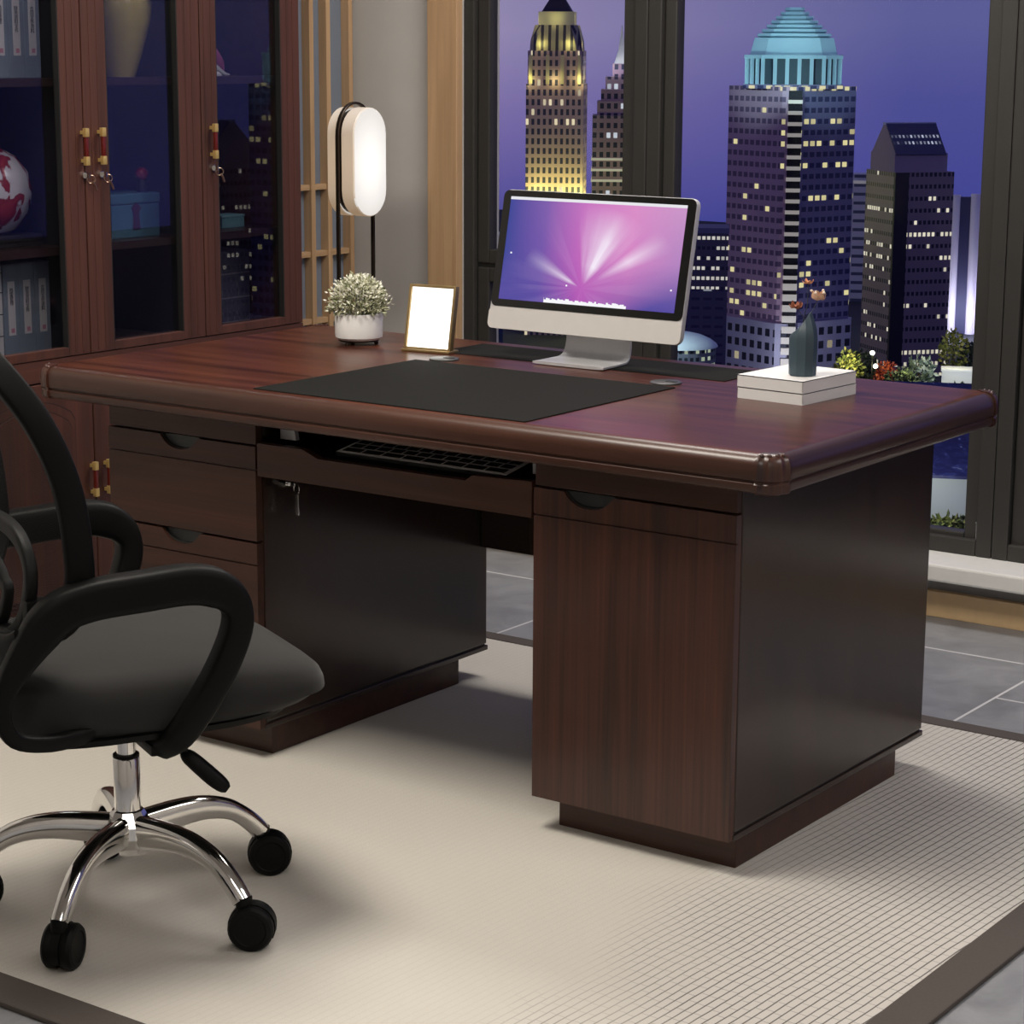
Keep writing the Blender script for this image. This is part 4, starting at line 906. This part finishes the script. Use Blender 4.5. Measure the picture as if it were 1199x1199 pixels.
# gabled tower
def gable_tower(x, y, face, label):
    t = city('gabled_tower', x, y, face + 26.5, label, 'tower')
    f4 = facade('brown_tower', (.32, .24, .29), (.018, .018, .045), 1.55, 3.7, .62, .34, .22, (1, .93, .72), 1.3, .95)
    block(f4, t, 'shaft', -10, 10, -10.5, 10.5, 0, 64.3)
    up_ = mat('brown_gable_wall', (.36, .28, .36), .7)
    block(up_, t, 'upper_stage', -9.6, 8.4, -8.6, 8.6, 64.3, 70)
    MB().prism([(-8.2, 70), (8.2, 70), (.9, 78.4), (-.9, 78.4)], 'x', -9.4, 7.6).build('gable', up_, t, smooth=False)
    rm = facade('blue_roof_windows', (.025, .03, .10), (.03, .03, .11), 1.5, 2.4, .5, .45, .75, (.75, .82, 1), .7)
    def roofm():
        m, n, b, o = newmat('slope_windows'); s = n.sep(n.coord()); n.inp(b.inputs['Base Color'], (.022, .028, .11)); b.inputs['Roughness'].default_value = .35
        fu = n.m('LESS_THAN', n.m('FRACT', n.m('DIVIDE', s[0], 1.3)), .5); v = n.m('FRACT', n.m('DIVIDE', n.m('SUBTRACT', s[2], 72.7), 1.9)); fv = n.m('MULTIPLY', n.m('LESS_THAN', v, .45), n.m('MULTIPLY', n.m('GREATER_THAN', s[2], 72.7), n.m('LESS_THAN', s[2], 76.4)))
        r_ = n.white(n.comb(n.m('FLOOR', n.m('DIVIDE', s[0], 1.3)), n.m('FLOOR', n.m('DIVIDE', s[2], 1.9)), 1))
        b.inputs['Emission Color'].default_value = (.75, .82, 1, 1); n.inp(b.inputs['Emission Strength'], n.m('MULTIPLY', n.m('MULTIPLY', fu, fv), n.m('MULTIPLY', r_, .7))); return m
    MB().prism([(-8.7, 69.4), (-.9, 78.5), (-.9, 79), (-9.1, 69.6)], 'x', -9.3, 7.8).build('roof', roofm(), t, smooth=False)
    block(mat('pale_ridge', (.5, .52, .66), .5), t, 'ridge', -9.5, 7.9, -1, 1, 78.5, 79.2)
    block(mat('dark_notch', (.012, .012, .03), .6), t, 'corner_notch', -10.1, -5.5, -10.6, -9.5, 4, 64.2)
    return t
gt_ = gable_tower(-304.8, 640.5, -64.5, 'brown office tower with pitched blue gable roof right of crowned tower')
gt2 = copy_tree(gt_); gt2.location = (476, 512, GZ); gt2.rotation_euler = (0, 0, math.radians(-133 + 62 + 90)); gt2['label'] = 'pitched roof office tower seen only as reflection in the bookcase glass'
# slabs and low blocks
t5 = city('slab_tower', -415, 820, -63.3, 'pale grey blue slab tower between the crowned and gabled towers', 'tower')
block(facade('pale_slab', (.6, .58, .74), (.06, .07, .16), 30, 3.6, .98, .35, .0, COOL, 0), t5, 'shaft', -10, 8.6, -6, 6, 0, 52)
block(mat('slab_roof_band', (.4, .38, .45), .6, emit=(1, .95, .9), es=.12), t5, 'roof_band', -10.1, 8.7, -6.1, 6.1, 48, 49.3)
t6 = city('ribbed_tower', -330.7, 745.2, -66.0, 'pale lavender tower with rounded vertical ribs near the right mullion', 'tower')
LAV = mat('lavender_rib', (.80, .76, .92), .6)
for x in (-4.9, 2.1, 5.2): MB().cyl((x, 0, 0), (x, 0, 51 - abs(x) * .15), 1.75, seg=16).build('rib', LAV, t6)
for gx_ in (-4, 4): glow('floodlight', (gx_, -14, 8), 7000, (.85, .85, 1), .1, t6)
block(mat('dark_core', (.05, .05, .13), .6), t6, 'core', -6.2, 6.2, -.6, 3, 0, 49.5)
t7 = city('office_block', -308.4, 514.6, -59.1, 'wide low office block with rows of white lights beside computer', 'building')
block(facade('dark_office', (.10, .09, .15), (.02, .02, .06), 1.3, 2.7, .66, .34, .8, (1, .96, .86), 1.0, .25, None), t7, 'block', -11, 9.6, -7, 7, 38, 53)
block(facade('dark_office_base', (.09, .08, .16), (.03, .025, .09), 3.2, 2.5, .7, .3, .05, COOL, .4), t7, 'base', -11, 9.6, -7, 7, 0, 38)
block(mat('office_roof', (.16, .15, .26), .7), t7, 'roof', -11.2, 9.8, -7.2, 7.2, 53, 54.4)
t8 = city('domed_building', -222.5, 367.0, -59.2, 'round building with pale teal dome roof beside the computer', 'building')
PALE = mat('pale_teal_dome', (.55, .68, .68), .5)
MB().lathe([(7.6, 44.2), (7.4, 44.7), (6.2, 45.6), (4.4, 46.4), (2.2, 46.9), (.01, 47.0)], 32).build('dome', PALE, t8)
MB().lathe([(7.2, 0), (7.2, 44.2), (.01, 44.2)], 24).build('drum', facade('dome_drum', (.22, .26, .30), (.02, .03, .04), 1.1, 1.5, .6, .5, .35, (.85, 1, .7), .7), t8, smooth=False)
glow('floodlight', (-3, -14, 52), 4500, (.8, .95, 1), .1, t8)
t10 = city('glazed_block', -353.9, 482.0, -53.7, 'dark glazed block with teal lit floors at left window edge', 'building')
block(facade('teal_floors', (.04, .06, .14), (.02, .05, .10), 2.4, 3.4, .8, .5, .55, (.35, .9, .8), .6, .5, 41), t10, 'block', -7, 4.5, -6, 6, 0, 50.5)
MB().prism([(-7, 50.5), (4.5, 50.5), (4.5, 51.2), (2, 53.4), (-7, 50.9)], 'y', -6, 6).build('roof', mat('pale_angled_roof', (.5, .55, .7), .5), t10, smooth=False)
t12 = city('apartment_tower', -205, 640, -72, 'dark apartment tower with scattered lit windows at the right edge', 'tower')
block(facade('night_apartments', (.08, .08, .14), (.012, .014, .04), 2.2, 3.2, .55, .5, .22, WARM, 1.0, .5), t12, 'shaft', -14, 16, -9, 9, 0, 66)
block(mat('apartment_plant_room', (.07, .07, .12), .7), t12, 'plant_room', -5, 5, -4, 4, 66, 70)
# garden terrace with trees
struct(MB().box(-190, -118, 300, 372, -75, -57.5).build('terrace', mat('dark_terrace', (.03, .035, .03), .9), smooth=False))
wh = empty('white_pavilion', (-156.1, 350.7, -57.5), math.radians(-65.8 + 90), 'small plain white pavilion among the garden trees outside', 'building')
block(mat('white_render', (.70, .74, .76), .6), wh, 'wall', -2.75, 2.75, -2, 2, 0, 4.6); block(mat('white_roof_slab', (.74, .77, .8), .6), wh, 'roof', -2.9, 2.9, -2.1, 2.1, 4.6, 4.95)
glow('garden_light', (0, -9, 8), 1500, (.95, 1, 1), .5, wh)
GREENS = {'olive': ((.03, .05, .01), (.12, .14, .03), (.30, .30, .08)), 'dark': ((.008, .016, .012), (.025, .045, .025), (.08, .11, .05)), 'grey': ((.04, .07, .06), (.14, .20, .17), (.40, .46, .40)), 'red': ((.12, .01, .005), (.40, .05, .02), (.6, .15, .06))}
LM = {k_: leaf_mat(k_ + '_leaf', *v_) for k_, v_ in GREENS.items()}
BARK = mat('bark', (.05, .035, .025), .9)
def tree(x, y, z, r, h, kind, label, seed, nleaf=420):
    t = empty('tree', (x, y, z), 0, label, 'tree', 'trees on the garden terrace')
    MB().tube([(0, 0, 0), (.05 * r, 0, h * .5), (0, 0, h * .9)], [r * .12, r * .09, r * .04], 7).build('trunk', BARK, t)
    def fn(q):
        while True:
            v = Vector((q.uniform(-1, 1), q.uniform(-1, 1), q.uniform(-1, 1)))
            if .35 < v.length < 1: break
        return (v.x * r, v.y * r, h * .62 + v.z * h * .42), (v.x, v.y, v.z + .3)
    leafy('foliage', LM[kind], t, nleaf, fn, r * .36, r * .13, seed, .8)
    return t
def gpos(u):   # along the terrace, a line across the view
    k_ = (u - 1062) * .1472
    return (-157.7 - .86 * 0 + (u - 1120) * .1472 * .912, 351.2 + (u - 1120) * .1472 * .41)
TR = [(1003, 10, 2.2, 6.2, 'olive', 'yellowish green tree at the left end of the garden terrace'), (1018, 3, 2.4, 5.6, 'dark', 'dark bushy tree beside the white globe lights'), (1030, 28, 2.0, 4.4, 'olive', 'short olive tree in front of the globe lights'),
      (1046, 6, 1.7, 4.6, 'red', 'red leaved tree in the middle of the garden terrace'), (1066, 13, 2.6, 4.2, 'dark', 'low dark tree right of the red leaved tree'), (1083, 5, 2.4, 5.2, 'grey', 'silvery green tree left of the white pavilion'),
      (1096, 19, 1.7, 3.0, 'grey', 'small silvery shrub close to the white pavilion'), (1122, -9, 2.2, 7.6, 'olive', 'tall lit green tree rising behind the white pavilion'), (1130, 11, 2.3, 2.4, 'dark', 'low dark shrub before the white pavilion'), (1143, -18, 2.0, 5.0, 'dark', 'dark tree at the right end of garden terrace')]
for i, (u, fwd, r, h_, kd, lb) in enumerate(TR):
    x, y = gpos(u); tree(x + fwd * .41, y - fwd * .912, -57.5, r * 1.08, h_ * 1.32, kd, lb, 20 + i)
for u, hh_, lb in ((1033, 9.6, 'taller white globe lamp post in the garden'), (1037, 7.4, 'shorter white globe lamp post in the garden')):
    x, y = gpos(u); g_ = empty('globe_lamp', (x + 9, y - 20, -57.5), 0, lb, 'lamp post', 'globe lamp posts')
    MB().cyl((0, 0, 0), (0, 0, hh_), .07, seg=8).build('post', BLACK, g_); gb = MB(); bmesh.ops.create_uvsphere(gb.b, u_segments=16, v_segments=10, radius=.4, matrix=Matrix.Translation((0, 0, hh_ + .3))); gb.build('globe', mat('globe_light', (.9, .9, .9), .4, emit=(1, .98, .92), es=2.2), g_)
    glow('globe_glow', (0, -1.2, hh_ + .3), 700, (1, .9, .55), .5, g_)
for u, fwd in ((1006, 14), (1078, 16), (1124, 4)):
    x, y = gpos(u); glow('garden_uplight', (x + fwd * .41, y - fwd * .912, -50 if fwd > 5 else -47), 1800, (1, .92, .5), .4)
# near terrace seen below the desk top: dark blue roof, pale wall, hedge
nr_ = empty('blue_roofed_house', (-92, 200, -60), math.radians(-65.6 + 90), 'dark blue roofed house with pale wall seen beside the desk', 'building')
block(mat('pale_wall', (.42, .45, .44), .8), nr_, 'wall', -8, 10, -10, 6, 0, 21.0)
def bluer():
    m, n, b, o = newmat('dark_blue_roof'); f = n.noise(n.mapping(n.coord(), (1, 1, 2.5)), .9, 4, .6, 1)
    n.inp(b.inputs['Base Color'], n.ramp(f, [(.45, (.015, .016, .085)), (.62, (.03, .04, .16)), (.70, (.42, .45, .55))])); return m
MB().prism([(-11, 21.0), (6.5, 21.0), (6.5, 21.3), (-2, 29), (-11, 21.3)], 'x', -8.5, 10.5).build('roof', bluer(), nr_, smooth=False)
block(mat('dark_door_opening', (.01, .01, .06), .5), nr_, 'doorway', 4.2, 5.6, -10.1, -9.8, 19.0, 20.9)
glow('wall_light', (-1, -18, 22), 2200, (.95, 1, .95), .4, nr_)
struct(MB().box(-110, -60, 168, 212, -70, -60).build('yard', mat('dark_yard', (.03, .035, .03), .9), smooth=False))
hg_ = empty('clipped_hedge', (-87, 187.8, -60), math.radians(-65.6 + 90), 'clipped green hedge before the pale wall beside the desk', 'hedge')
def hfn(q):
    return (q.uniform(-5, 5), q.uniform(-.6, .6), q.uniform(14.8, 17.6)), (q.gauss(0, 1), -1, q.gauss(0, 1))
leafy('foliage', LM['olive'], hg_, 1500, hfn, .7, .25, 77, .8)
block(mat('hedge_core', (.02, .03, .01), .9), hg_, 'core', -5, 5, -.5, .5, 0, 17.2)
